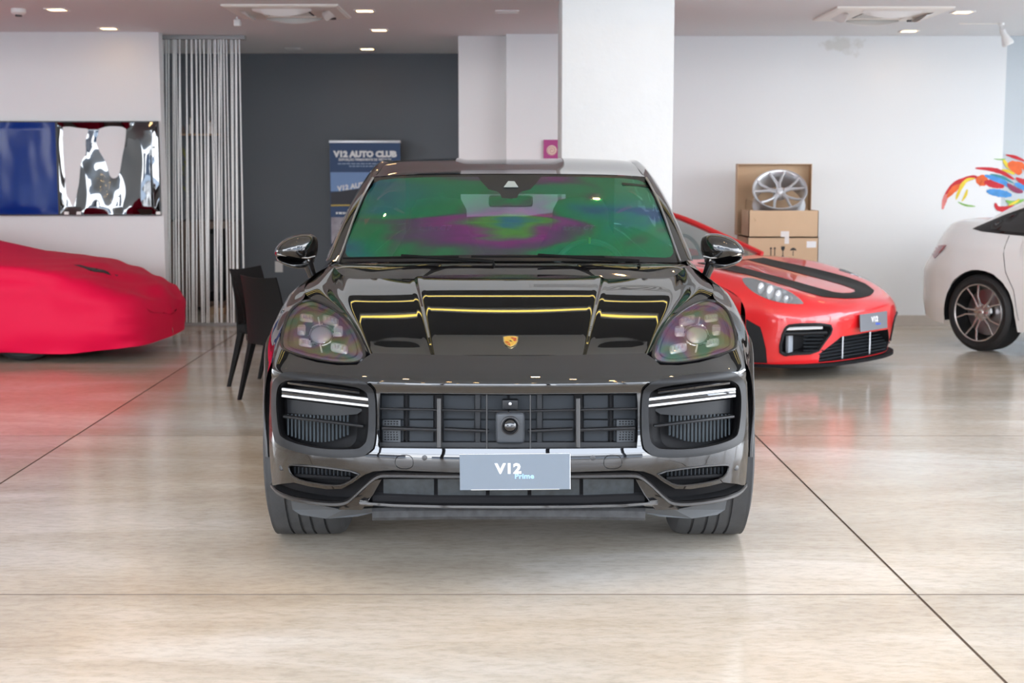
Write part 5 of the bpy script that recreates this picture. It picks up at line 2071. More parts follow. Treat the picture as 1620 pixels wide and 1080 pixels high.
for d in stn:
    zc, zs, hw, hem = pchip(cy, cd_, np.array([d]))[0]
    ctrl = np.array([(-hw * .97, hem), (-hw * 1.0, hem + .3 * (zs - hem)), (-hw * .99, hem + .72 * (zs - hem)), (-hw * .86, zs), (-hw * .5, zs * .45 + zc * .55), (0, zc), (hw * .5, zs * .45 + zc * .55), (hw * .86, zs), (hw * .99, hem + .72 * (zs - hem)), (hw, hem + .3 * (zs - hem)), (hw * .97, hem)])
    c = pchip(np.linspace(0, 1, 11), ctrl, np.linspace(0, 1, NA))
    for k, (x, z) in enumerate(c):
        p = Vector((x, d, z))
        # soft folds, stronger near the nose corner and the hem
        w = .014 + .040 * math.exp(-max(0, d) / .30)
        f_ = mnoise.noise(Vector((x * 2.2, d * 2.0 + z * 1.5, z * 5.5))) * w
        f_ += mnoise.noise(Vector((d * 5 + x * 3, z * 14, 3.3))) * .018 * math.exp(-((d - .15) / .30) ** 2)
        # wheel hollow behind the arch edge
        out = Vector((math.copysign(1, x), 0, .3)) if z < zs else Vector((0, 0, 1))
        if x < 0 and z < zs * .95 and d > .45:
            rr_ = math.hypot(d - 1.02, (z - .34) * .95)
            f_ -= .05 * min(1, max(0, 1 - rr_ / .56) * 2.6)
        f_ += .011 * math.sin(z * 48 + x * 5 + 2 * mnoise.noise(Vector((x * 3, z * 3, 9)))) * math.exp(-((d - .06) / .14) ** 2)
        if z > zs * .9:
            f_ += .008 * math.sin(d * 26 - abs(x) * 14 + 3 * mnoise.noise(Vector((x * 2, d * 2, 5)))) * math.exp(-((d - .55) / .4) ** 2)
        p += out * f_
        if k in (0, NA - 1):
            p.z = max(.05, hem + .012 * math.sin(d * 7))
        V.append(p)
fs = [(i * NA + j, i * NA + j + 1, (i + 1) * NA + j + 1, (i + 1) * NA + j) for i in range(len(stn) - 1) for j in range(NA - 1)]
cov = mk('fabric_cover', V, fs, cover_mat, covered, True)
cov['label'] = 'crimson stretch cover with soft folds'
CPj = Proj(covered, [cov])
CPj.patch('cover_emblem', [(116, 419.5), (127, 419.5), (140, 423), (150, 424.5), (166, 428), (171, 430.5), (176, 436), (171, 434.5), (163, 431.5), (150, 430.5), (139, 427.5), (132, 424)], print_black, cov, .004, 3, False)
CPj.patch('cover_emblem', [(180.5, 434), (187, 436), (184, 437.5)], print_black, cov, .004, 2, False)
for y in (1.0, 3.65):
    w_ = wheel('wheel', covered, (.66, y, .335), .335, .24, .25, 1, 5, True, rim_dark, rim_dark, tm=mat('covered_tyre', (0.012, 0.012, 0.013), 0.7))
    mirror_mesh(w_)
MB().box((0, 2.3, .3), (1.4, 3.9, .3)).build('underbody', matte_black, covered, False)
# ------------------------------------------------------------------ furniture, fittings, wall pieces
cardboard = mat('cardboard', (0.62, 0.43, 0.27), 0.75, noise=0.06, nscale=6)
cardboard_in = mat('cardboard_inside', (0.50, 0.34, 0.21), 0.8)
tape_mat = mat('clear_tape', (0.75, 0.70, 0.66), 0.3)
label_mat = mat('paper_label', (0.82, 0.82, 0.82), 0.6)
banner_blue = mat('banner_blue', (0.012, 0.055, 0.16), 0.5)
banner_sky = mat('banner_sky', (0.20, 0.34, 0.62), 0.5)
banner_dark = mat('banner_dark', (0.012, 0.012, 0.022), 0.5)
silver_alloy = mat('silver_alloy', (0.74, 0.75, 0.77), 0.32, 0.7)
brown_wood = mat('brown_veneer', (0.17, 0.12, 0.095), 0.5, noise=0.2, nscale=5)
tan_wood = mat('tan_wood', (0.45, 0.30, 0.18), 0.5)
string_mat = mat('white_cord', (0.93, 0.94, 0.92), 0.5)
rail_grey = mat('rail_grey', (0.33, 0.33, 0.32), 0.45)


# ---- dining chairs: leather all over
def chair(label, loc, rz):
    t = thing('dining_chair', label, 'chair', loc, rz, None)
    # backrest: slightly curved, tapering, one skin down to the seat
    vs, fs = [], []
    nx, nz = 9, 9
    for side in (0, 1):
        for j in range(nz):
            z = .385 + .465 * j / (nz - 1)
            w = .215 - .012 * (j / (nz - 1)) + .006 * math.sin(PI * j / (nz - 1))
            for i in range(nx):
                u = i / (nx - 1) * 2 - 1
                th = .016 * (1 - .5 * j / (nz - 1)) * (1 - .55 * abs(u) ** 6)
                y = -.215 - .06 * max(0, (z - .42)) / .43 * max(0, (z - .42)) / .43 - .022 * (1 - u * u)
                zz = z - (.012 * (1 - u * u) if j == nz - 1 else 0)
                vs.append((w * u, y + (-th if side == 0 else th), zz))
    N_ = nx * nz
    for s in (0, 1):
        for j in range(nz - 1):
            for i in range(nx - 1):
                q = (s * N_ + j * nx + i, s * N_ + j * nx + i + 1, s * N_ + (j + 1) * nx + i + 1, s * N_ + (j + 1) * nx + i)
                fs.append(q if s == 0 else q[::-1])
    rim = [(0, i) for i in range(nx)] + [(j, nx - 1) for j in range(1, nz)] + [(nz - 1, i) for i in range(nx - 2, -1, -1)] + [(j, 0) for j in range(nz - 2, 0, -1)]
    for a in range(len(rim)):
        j, i = rim[a]
        j2, i2 = rim[(a + 1) % len(rim)]
        fs.append((j * nx + i, N_ + j * nx + i, N_ + j2 * nx + i2, j2 * nx + i2))
    mk('backrest', vs, fs, leather_black, t, True, None, .8)
    MB().box((0, 0, .425), (.44, .44, .075), .022, None, 3).build('seat', leather_black, t)
    for sx in (-1, 1):
        for sy in (-1, 1):
            top = Vector((sx * .195, sy * .195, .40))
            bot = Vector((sx * .205, sy * .215 - (.09 if sy < 0 else 0), 0))
            mb = MB()
            vs = []
            for p, w in ((bot, .011), (top, .021)):
                vs += [p + Vector((a * w, b * w, 0)) for a, b in ((-1, -1), (1, -1), (1, 1), (-1, 1))]
            mb.add(vs, [(3, 2, 1, 0), (4, 5, 6, 7)] + [(k, (k + 1) % 4, 4 + (k + 1) % 4, 4 + k) for k in range(4)])
            mb.build('leg', leather_black, t, False)
    # stitched seams on the backrest edge
    MB().tube([(-.2, -.238, .40), (-.203, -.26, .62), (-.198, -.33, .838)], .003, 5).build('seam', leather_black, t)
    return t


c1 = onfloor(379, 632)
chair('black leather dining chair, nearer of the pair, its back turned to the camera', (c1.x + .36, c1.y + .07, 0), math.radians(-45))
c2 = onfloor(364, 613)
chair('black leather dining chair behind, its front half hidden by the nearer chair', (c2.x + .34, c2.y + .13, 0), math.radians(-112))
tb = thing('pedestal_table', 'black round pedestal table mostly hidden behind the SUV', 'table', (-1.12, 10.30, 0))
MB().lathe([(.0005, .70), (.33, .70), (.345, .69), (.345, .68), (.33, .672), (.0005, .672)], 40).build('tabletop', leather_black, tb, True, .5)
MB().lathe([(.035, .03), (.03, .1), (.03, .672)], 20).build('pedestal', matte_black, tb)
for k in range(4):
    a = PI + .1 + k * PI / 2
    MB().tube([Vector((0, 0, .06)), Vector((.2 * math.cos(a), .2 * math.sin(a), .045)), Vector((.42 * math.cos(a), .42 * math.sin(a), .018))], [.03, .026, .02], 8, True, None, .8).build('foot', matte_black, tb)

# ---- banner stand
YB = 16.05
bx0, bx1 = at(521.5, 225, YB).x, at(633.2, 224, YB).x
bw = bx1 - bx0
ztop = at(577, 224, YB).z
ban = thing('banner_stand', 'blue roll-up banner titled V12 AUTO CLUB by the grey wall', 'banner', ((bx0 + bx1) / 2, YB, 0), .03)
pxm = bw / 111.7
MB().box((0, 0, ztop / 2 + .02), (bw, .004, ztop - .06)).build('banner_sheet', banner_blue, ban, False)
MB().box((0, .0, ztop), (bw + .01, .028, .028), .006).build('top_rail', mat('rail_silver', (0.75, 0.76, 0.78), 0.35, 0.3), ban)
MB().box((0, 0.02, .045), (bw + .03, .2, .09), .02).build('base', steel, ban)
MB().tube([(0, .03, .08), (0, .03, ztop)], .012, 8).build('pole', steel, ban)
zz = lambda py: ztop - (py - 224) * pxm
xx = lambda px: (px - 577.3) * pxm


def flat(name, poly, m, d=.003):
    return MB().prism([Vector((x, -d, z)) for x, z in poly], (0, -.0008, 0)).build(name, m, ban, False)


text('banner_lettering', 'V12 AUTO CLUB', 12.5 * pxm * 1.0, Matrix.Translation((xx(577.5), -.004, zz(244))) @ FACE_CAM, print_white, ban, .0004, .0065, 0, 'CENTER', 1.06)
text('banner_lettering', 'EXPOSIÇÃO PERMANENTE DE VEÍCULOS', 5.4 * pxm, Matrix.Translation((xx(577), -.004, zz(252.4))) @ FACE_CAM, print_white, ban, .0004, .001, 0, 'CENTER', .84)
pale = mat('pale_print', (0.35, 0.45, 0.62), 0.5)
# two lines of fine print, too small to read: short dashes
rw_ = random.Random(5)


def fine_print(px_a, px_b, py, h, m_):
    mb = MB()
    x = px_a
    while x < px_b:
        w_ = rw_.uniform(2.5, 7)
        mb.box((xx(min(px_b, x + w_ / 2)), -.0035, zz(py)), (w_ * pxm, .001, h * pxm))
        x += w_ + 1.3
    mb.build('fine_print', m_, ban, False)


fine_print(534, 620, 258.6, 1.5, pale)
fine_print(552, 603, 262.6, 1.5, pale)
w2 = bw / 2 - .005
flat('printed_sky', [(-w2, zz(272)), (w2, zz(272)), (w2, zz(302)), (-w2, zz(302))], banner_sky)
flat('printed_building', [(-w2, zz(304)), (-w2 * .1, zz(297)), (w2, zz(284)), (w2, zz(326)), (-w2, zz(326))], banner_dark, .004)
text('banner_lettering', 'V12 AUTO CLUB', 10.5 * pxm, Matrix.Translation((xx(573), -.0052, zz(292))) @ FACE_CAM @ Matrix.Rotation(.16, 4, 'Z'), print_white, ban, .0004, .004, .15, 'CENTER', 1.05)
flat('printed_stripe', [(-w2, zz(323.4)), (-w2 * .45, zz(323)), (-w2 * .45, zz(325)), (-w2, zz(325.4))], mat('print_yellow', (0.7, 0.5, 0.08), 0.5), .0052)
fine_print(530, 556, 336.5, 3.2, print_white)
flat('printed_photo', [(-w2, zz(343)), (w2, zz(343)), (w2, zz(385)), (-w2, zz(385))], mat('print_portrait', (0.35, 0.32, 0.36), 0.5, noise=.7, nscale=9))

# ---- two wall panels
YP = 13.88
px0, px1, px2 = at(-150, 266, YP).x, at(92.5, 266, YP).x, at(253, 266, YP).x
pz1, pz0 = at(90, 192, YP).z, at(90, 340.5, YP).z


def wall_panel(name, label, cat, x0, x1, m, wav):
    t = thing(name, label, cat, ((x0 + x1) / 2, YP, pz0))
    w, h = x1 - x0, pz1 - pz0
    nx, nz = 60, 50
    vs = []
    for j in range(nz + 1):
        for i in range(nx + 1):
            x, z = -w / 2 + w * i / nx, h * j / nz
            e = min(1, min(i, nx - i, j, nz - j) / 4)
            d = wav * e * (mnoise.noise(Vector((x * 2.6, z * .8, 1.7))) + .12 * mnoise.noise(Vector((x * 9, z * 4, 4.2))))
            vs.append((x, -.02 - d, z))
    fs = [(j * (nx + 1) + i, j * (nx + 1) + i + 1, (j + 1) * (nx + 1) + i + 1, (j + 1) * (nx + 1) + i) for j in range(nz) for i in range(nx)]
    mk('panel_face', vs, fs, m, t, True)
    for c, s in (((0, -.01, 0.004), (w, .03, .012)), ((0, -.01, h - .004), (w, .03, .012)), ((-w / 2 + .004, -.01, h / 2), (.01, .03, h)), ((w / 2 - .004, -.01, h / 2), (.01, .03, h))):
        MB().box(c, s).build('panel_frame', black_plastic, t, False)
    return t


blue_m = mat('blue_foil', (0.003, 0.028, 0.20), 0.13, spec=.22)
t = wall_panel('blue_panel', 'dark blue glossy wrapped panel on the left wall', 'panel', px0, px1, blue_m, .02)
mir_m = mat('mirror_foil', (0.17, 0.175, 0.18), 0.02, 1.0)
t = wall_panel('mirror_panel', 'rippled black mirror foil panel on the left wall', 'panel', px1, px2, mir_m, .10)
for dx_ in (-.42, -.30, .47):
    MB().box((dx_, -.03, .022), (.045, .012, .03), .004).build('panel_clip', white_plastic, t)

# ---- string curtain
YS = 14.25
sc = thing('string_curtain', 'white cord screen strung between ceiling and floor rail', 'screen', (at(320, 300, YS).x, YS, 0))
sx0, sx1 = at(251, 64, YS).x - sc.location.x, at(388.5, 64, YS).x - sc.location.x
MB().box(((sx0 + sx1) / 2, 0, CEIL - .02), (sx1 - sx0, .10, .04), .004).build('top_rail', rail_grey, sc)
bx0_, bx1_ = at(256, 510, YS).x - sc.location.x, at(392, 510, YS).x - sc.location.x
MB().box(((bx0_ + bx1_) / 2, 0, .015), (bx1_ - bx0_, .10, .03), .004).build('floor_rail', rail_grey, sc)
unit = MB().tube([(0, 0, 0), (0, 0, 1)], 1, 6, False)
ume = bpy.data.meshes.new('cord')
ume.from_pydata([tuple(v) for v in unit.v], [], unit.f)
ume.shade_smooth()
ume.materials.append(string_mat)
rnd = random.Random(11)
NS = 37
for k in range(NS):
    f_ = (k + .5) / NS
    xt = sx0 + .03 + (sx1 - sx0 - .06) * min(1, max(0, f_ + rnd.uniform(-.028, .028)))
    xb_ = bx0_ + .03 + (bx1_ - bx0_ - .06) * min(1, max(0, f_ + rnd.choice([rnd.uniform(-.02, .02), rnd.uniform(-.02, .02), rnd.uniform(-.11, .11)])))
    yt, yb2 = rnd.uniform(-.03, .03), rnd.uniform(-.03, .03)
    a, b = Vector((xb_, yb2, .028)), Vector((xt, yt, CEIL - .038))
    d = b - a
    o = bpy.data.objects.new('cord', ume)
    COL.objects.link(o)
    o.parent = sc
    r_ = .0062
    o.matrix_local = Matrix.Translation(a) @ d.to_track_quat('Z', 'X').to_matrix().to_4x4() @ Matrix.Diagonal((r_, r_, d.length, 1))

# ---- things behind the cords
sb = thing('sideboard', 'brown veneered sideboard seen through the white cords', 'cabinet', (at(318, 430, 16.1).x, 16.1, 0))
wsb = at(373, 430, 16.1).x - at(262, 430, 16.1).x
hsb = at(318, 350, 15.85).z
MB().box((0, 0, hsb / 2 + .02), (wsb, .5, hsb - .04), .006).build('body', brown_wood, sb)
MB().box((0, 0, hsb - .012), (wsb + .02, .52, .024), .004).build('worktop', brown_wood, sb)
for s in (-1, 1):
    MB().box((s * wsb / 4, -.255, hsb / 2), (wsb / 2 - .02, .018, hsb - .12), .003).build('door', brown_wood, sb)
kk = thing('tall_black_box', 'tall narrow black box in front of the brown sideboard', 'cabinet', (at(345, 430, 15.55).x, 15.55, 0))  # plain black box standing before the sideboard
hk = at(345, 363, 15.4).z
MB().box((0, 0, hk / 2 + .07), (.165, .28, hk - .14), .008).build('body', matte_black, kk)
MB().box((0, 0, .035), (.17, .28, .07), .006).build('plinth', tan_wood, kk)
MB().box((0, -.144, hk / 2 + .1), (.135, .01, hk - .3), .004).build('front_panel', black_plastic, kk)
va = thing('vase', 'slim black vase on the brown sideboard', 'vase', (at(296, 345, 16.0).x, 16.0, hsb))
MB().lathe([(.0005, 0), (.028, 0), (.034, .08), (.026, .19), (.03, .24), (.0005, .238)], 20).build('vase_body', gloss_black, va)
leaf_m = mat('olive_leaf', (0.22, 0.24, 0.05), 0.5)
pl_ = thing('plant', 'olive green leaves on top of the slim black vase', 'plant', (at(296, 345, 16.0).x, 16.0, hsb + .24))
rl_ = random.Random(3)
for k in range(16):
    a = rl_.uniform(0, 2 * PI)
    z0 = .05 + .46 * k / 16
    b = Vector((.012 * math.cos(a), .012 * math.sin(a), z0))
    e = b + Vector((.06 * math.cos(a), .04 * math.sin(a), rl_.uniform(.03, .10)))
    s_ = Vector((-math.sin(a), math.cos(a), 0)) * .014
    m_ = (b + e) / 2 + Vector((0, 0, .015))
    MB().add([b, m_ + s_, e, m_ - s_, m_ + Vector((0, 0, .004))], [(0, 1, 4), (1, 2, 4), (2, 3, 4), (3, 0, 4)]).build('leaf', leaf_m, pl_)
MB().tube([(0, 0, 0), (.004, 0, .25), (0, 0, .52)], [.004, .003, .002], 5).build('stem', leaf_m, pl_)
ws_ = thing('wall_shelf', 'thin tan shelf with brown brackets on the grey wall behind the cords', 'shelf', (at(317, 213, 16.3).x, 16.3, at(317, 213, 16.3).z))
MB().box((0, 0, 0), (.44, .18, .018), .003).build('board', tan_wood, ws_)
for s in (-1, 1):
    MB().prism([(s * .10, -.06, .009), (s * .215, -.06, .009), (s * .11, -.06, .10)] if s > 0 else [(-.20, -.06, .009), (-.15, -.06, .009), (-.19, -.06, .10)], (0, .04, 0)).build('bracket', brown_wood, ws_, False)
for (pxx, h_, lb) in ((302.5, .17, 'small cream bottle, taller of two on the tan wall shelf'), (333, .13, 'small cream bottle, shorter of two on the tan wall shelf')):
    b_ = thing('bottle', lb, 'bottle', (at(pxx, 213, 16.24).x, 16.24, ws_.location.z + .009))
    MB().lathe([(.0005, 0), (.022, 0), (.024, h_ * .5), (.010, h_ * .7), (.010, h_)], 16).build('bottle_body', cream_plastic, b_)
    MB().lathe([(.012, h_), (.012, h_ + .015), (.0005, h_ + .015)], 12).build('cap', tan_wood, b_)

# ---- poster on the pier, socket on the grey wall
po = thing('poster', 'magenta poster with a cream swirl, half hidden by the column', 'poster', (at(884, 236, 14.08).x, 14.08, at(884, 250, 14.08).z))
u_ = 14.08 / FPX
MB().box((0, 0, 14 * u_), (48 * u_, .012, 29 * u_)).build('print', mat('magenta_print', (0.42, 0.05, 0.22), 0.5), po, False)
MB().lathe([(.0005, 0), (8 * u_, 0), (8 * u_, .002), (.0005, .002)], 24, Matrix.Translation((-11 * u_, -.007, 12 * u_)) @ RX90).build('printed_disc', mat('cream_print', (0.75, 0.60, 0.50), 0.5), po, False)
sp_ = [Vector((-11 * u_ + r * math.cos(a), -.0098, 12 * u_ + r * math.sin(a))) for a, r in zip(np.linspace(0, 4 * PI, 40), np.linspace(.008, 8 * u_, 40))]
MB().tube(sp_, .004, 5).build('printed_swirl', mat('rose_print', (0.55, 0.25, 0.25), 0.5), po)
so = thing('wall_socket', 'white blank socket plate on the grey wall', 'socket', (at(441, 422, 16.38).x, 16.39, at(441, 422, 16.38).z))
MB().box((0, 0, 0), (.09, .012, .125), .004).build('cover_plate', white_plastic, so)

# ---- cardboard boxes and the alloy wheel
DB = 13.15


def open_box(name, label, x0, x1, y0, y1, z0, z1, top_open, th=.006):
    t = thing(name, label, 'box', ((x0 + x1) / 2, (y0 + y1) / 2, z0))
    w, d, h = x1 - x0, y1 - y0, z1 - z0
    mb = MB()
    mb.box((0, 0, th / 2), (w, d, th))
    for s in (-1, 1):
        mb.box((s * (w / 2 - th / 2), 0, h / 2), (th, d, h))
        mb.box((0, s * (d / 2 - th / 2), h / 2), (w, th, h))
    if not top_open:
        mb.box((0, 0, h - th / 2), (w, d, th))
    mb.build('carton', cardboard, t, False)
    return t


bxl, bxr = at(1183, 375, DB).x, at(1295, 375, DB).x
z_u1, z_u0 = at(1240, 333, DB).z, at(1240, 375, DB).z
z_l0 = z_u0 - .245
lowb = open_box('cardboard_box', 'cardboard box with transport symbols under the open box', bxl, bxr, DB, DB + .62, z_l0, z_u0 - .002, False)
upb = open_box('cardboard_box', 'open cardboard box holding the loose alloy wheel', bxl + .008, bxr - .004, DB, DB + .44, z_u0, z_u1, True)
hz = z_l0 / 2
open_box('cardboard_box', 'cardboard box second from the floor, hidden by the red sports car', bxl - .01, bxr + .01, DB - .01, DB + .63, hz, z_l0 - .002, False)
open_box('cardboard_box', 'cardboard box on the floor at the bottom of the stack', bxl - .02, bxr + .02, DB - .02, DB + .64, 0, hz - .002, False)
hl2, wl2 = z_u0 - z_l0, bxr - bxl
q_ = DB / FPX
cx_b = (bxl + bxr) / 2
lx = lambda px: at(px, 390, DB).x - cx_b
lz = lambda py: at(1240, py, DB).z - z_l0
yf = -.31 - .002


def sym_box(polys, nm='transport_symbol'):
    mb = MB()
    for p in polys:
        mb.prism([Vector((lx(a), yf, lz(b))) for a, b in p], (0, -.0006, 0))
    mb.build(nm, print_black, lowb, False)


sym_box([[(1217.2, 393.5), (1219.7, 390.5), (1222.2, 393.5), (1220.4, 393.5), (1220.4, 404.5), (1219, 404.5), (1219, 393.5)], [(1223.2, 393.5), (1225.7, 390.5), (1228.2, 393.5), (1226.4, 393.5), (1226.4, 404.5), (1225, 404.5), (1225, 393.5)], [(1217.2, 405.3), (1228.2, 405.3), (1228.2, 406.3), (1217.2, 406.3)]])
sym_box([[(1235.5, 389.5), (1241.8, 389.5), (1241.5, 394), (1239.3, 397), (1239.3, 404), (1241.5, 405.5), (1236, 405.5), (1238, 404), (1238, 397), (1235.8, 394)]])
sym_box([[(1249.5, 396.5), (1251.5, 393), (1255, 391.5), (1258.5, 393), (1260.5, 396.5), (1255.5, 395.5), (1255.4, 404.5), (1254.2, 404.5), (1254.4, 395.5)]])
MB().box((lx(1283.5), yf, lz(386.5)), (15 * q_, .001, 10 * q_)).build('paper_label', label_mat, lowb, False)
MB().box((lx(1244.5), yf - .001, lz(380)), (7 * q_, .001, 11 * q_)).build('tape_strip', tape_mat, lowb, False)
MB().box((lx(1241), -.2205, .028), (13 * q_, .001, 9 * q_)).build('tape_strip', tape_mat, upb, False)
for (pxx, py) in ((1193, 347),):
    MB().prism([Vector((lx(pxx) - .012, -.2205, at(1240, py, DB).z - z_u0 + .02)), Vector((lx(pxx) + .012, -.2205, at(1240, py, DB).z - z_u0 - .01)), Vector((lx(pxx), -.2205, at(1240, py, DB).z - z_u0 - .02))], (0, -.0006, 0)).build('tear', cardboard_in, upb, False)
# upright tray behind
Dt = DB + .46
tz1 = at(1225, 259, Dt).z
tx0, tx1 = at(1166.5, 300, Dt).x, at(1284, 300, Dt).x
tray = thing('cardboard_tray', 'empty cardboard tray standing upright behind the alloy wheel', 'box', ((tx0 + tx1) / 2, Dt, z_u0))
tw_, th_ = tx1 - tx0, tz1 - z_u0
mb = MB()
mb.box((0, .12, th_ / 2), (tw_, .006, th_))
for s in (-1, 1):
    mb.box((s * (tw_ / 2 - .003), .06, th_ / 2), (.006, .12, th_))
mb.box((0, .06, th_ - .003), (tw_, .12, .006)).box((0, .06, .003), (tw_, .12, .006))
mb.build('carton', cardboard, tray, False)
MB().prism([(-.27, .09, .12), (-.16, -.0, .12), (-.12, .0, .30), (-.25, .09, .34)], (0, .006, 0)).build('inner_flap', cardboard_in, tray, False)
MB().prism([(.20, .0, .12), (.30, .09, .12), (.29, .09, .28), (.24, .0, .18)], (0, .006, 0)).build('inner_flap', cardboard_in, tray, False)
# alloy wheel leaning back in the open box
aw_c = at(1233.5, 302.5, DB + .20)
aw = thing('alloy_wheel', 'bare silver alloy wheel with forked spokes leaning in the open box', 'wheel', tuple(aw_c))
AX = Vector((-.10, -.71, .70)).normalized()
MW = AX.to_track_quat('Z', 'Y').to_matrix().to_4x4()
Rr = 42.5 * (DB + .2) / FPX
MB().lathe([(Rr - .012, .03), (Rr, .034), (Rr + .002, .02), (Rr - .012, 0), (Rr - .03, -.05), (Rr - .035, -.16), (Rr - .005, -.185), (Rr - .012, -.19), (Rr - .045, -.16), (Rr - .042, -.04), (Rr - .02, .02)], 64, MW, True).build('barrel', silver_alloy, aw, True, .6)
MB().lathe([(.0005, .012), (.025, .012), (.034, .004), (.05, 0), (.06, -.03), (.06, -.06), (.0005, -.06)], 32, MW).build('hub', silver_alloy, aw, True, .6)
MB().lathe([(.0005, .016), (.022, .014), (.024, .010)], 24, MW).build('hub_cap', lamp_reflector, aw)
for k in range(5):
    a0 = 2 * PI * k / 5 + PI / 2 + .1
    for s in (-1, 1):
        pts = [(.045, a0 + s * .10, -.01), (Rr * .42, a0 + s * .10, -.006), (Rr * .72, a0 + s * .24, .002), (Rr - .016, a0 + s * .30, .018)]
        MB().tube([MW @ Vector((r * math.cos(a), r * math.sin(a), h)) for r, a, h in pts], [.018, .015, .012, .013], 8).build('spoke', silver_alloy, aw)

# ---- mural on the right wall
mural = thing('wall_mural', 'multicoloured painted splash high on the right wall above the white sedan', 'mural', (at(1560, 290, 14.29).x, 14.298, at(1560, 290, 14.29).z))
COLS = {'red': (.55, .02, .03), 'orange': (.80, .13, .03), 'yellow': (.80, .58, .05), 'blue': (.07, .28, .62), 'teal': (.05, .25, .28), 'green': (.22, .45, .08), 'plum': (.28, .04, .10), 'rose': (.72, .22, .20)}
STROKES = [
    ('rose', [(192, 300), (200, 265), (212, 235), (225, 215)], 12), ('red', [(205, 235), (235, 200), (275, 178), (320, 164), (340, 163)], 13), ('orange', [(212, 250), (240, 215), (272, 195)], 15),
    ('yellow', [(250, 258), (262, 225), (290, 180), (330, 168)], 9), ('yellow', [(275, 265), (290, 240), (298, 215)], 7), ('green', [(258, 268), (290, 282), (332, 287)], 5),
    ('red', [(332, 124), (390, 128), (445, 142), (497, 172)], 11), ('orange', [(335, 180), (360, 178), (378, 195)], 30), ('red', [(370, 185), (410, 190), (455, 203)], 20),
    ('blue', [(372, 155), (415, 168), (450, 182), (480, 205)], 15), ('blue', [(380, 222), (430, 230), (487, 240)], 19), ('teal', [(395, 150), (445, 162), (495, 188)], 7),
    ('yellow', [(452, 85), (465, 108), (498, 138)], 10), ('orange', [(470, 108), (500, 118), (525, 150)], 26), ('red', [(462, 67), (505, 78), (545, 95)], 8), ('green', [(410, 84), (440, 87), (462, 84)], 3),
    ('yellow', [(445, 130), (475, 138), (500, 150)], 8), ('plum', [(468, 190), (500, 215), (535, 226)], 14), ('red', [(418, 272), (430, 296), (470, 296), (500, 284)], 13), ('green', [(462, 262), (495, 272), (540, 258)], 10),
    ('yellow', [(470, 285), (505, 268), (520, 255)], 6), ('orange', [(500, 100), (530, 112), (560, 140)], 14), ('blue', [(500, 190), (540, 205), (580, 215)], 16), ('red', [(505, 165), (545, 185), (590, 190)], 14)]
for ci, (cn, pts, w) in enumerate(STROKES):
    P = np.array([(1420 + x / 2.7, 220 + y / 2.7) for x, y in pts])
    m_ = len(P)
    q = cubic(np.arange(m_), P, np.linspace(0, m_ - 1, 16))
    tg = np.gradient(q, axis=0)
    tg /= np.linalg.norm(tg, axis=1, keepdims=True)
    nrm = np.stack([-tg[:, 1], tg[:, 0]], 1)
    ww = np.array([w / 2.7 * .85 * (math.sin(PI * (i + .6) / 16.5) ** .6) * (1 + .25 * mnoise.noise(Vector((i * .7, ci * 3.1, 0)))) for i in range(16)])
    f3 = lambda a: [Vector((at(x, y, 14.297).x - mural.location.x, -.0005 - ci * .0002, at(x, y, 14.297).z - mural.location.z)) for x, y in a]
    key = 'mural_' + cn
    m2 = MATS.get(key) or mat(key, COLS[cn], 0.7, noise=.35, nscale=12)
    A, B = f3(q + nrm * ww[:, None]), f3(q - nrm * ww[:, None])
    mb = MB()
    mb.strip(A, B)
    mb.build('paint_stroke', m2, mural, False)

# ---- ceiling fittings
def ceil_at(px, py):
    return onfloor(px, py, CEIL)


def downlight(px, py, label, lit=True, w=.17, loc=None, z=CEIL, group=None, rz=0.0):
    p = loc or ceil_at(px, py)
    t = thing('downlight', label, 'ceiling light', (p[0], p[1], z), rz, group)
    mb = MB()
    h = w / 2
    o_, i_ = h, h - .018
    vs = [(-o_, -o_, 0), (o_, -o_, 0), (o_, o_, 0), (-o_, o_, 0), (-o_, -o_, -.008), (o_, -o_, -.008), (o_, o_, -.008), (-o_, o_, -.008), (-i_, -i_, -.008), (i_, -i_, -.008), (i_, i_, -.008), (-i_, i_, -.008), (-i_, -i_, -.001), (i_, -i_, -.001), (i_, i_, -.001), (-i_, i_, -.001)]
    fs = []
    for a in (0, 4, 8):
        fs += [(a + k, a + (k + 1) % 4, a + 4 + (k + 1) % 4, a + 4 + k) for k in range(4)]
    mb.add(vs, fs).build('frame', white_plastic, t, False)
    MB().box((0, 0, -.0025), (2 * i_, 2 * i_, .003)).build('diffuser', (lamp_spark if group else lamp_warm) if lit else lamp_off, t, False)
    return t


downlight(90, 14.5, 'lit square downlight leftmost at the top of the picture')
downlight(172, 44.5, 'lit square downlight above the blue and mirror panels')
downlight(577, 16.5, 'lit square downlight just right of the left air conditioner')
downlight(600, 47, 'lit square downlight in the middle of the left ceiling')
downlight(581, 77, 'lit square downlight nearest the dark grey wall')
downlight(1523, 18.5, 'lit square downlight above the right air conditioner, nearer the top right corner')
downlight(1438, 48.5, 'lit square downlight near the top of the right wall')
downlight(465, 76.5, 'unlit square downlight in front of the grey wall', False)
downlight(802, 18, 'unlit square downlight left of the white column', False, .2)
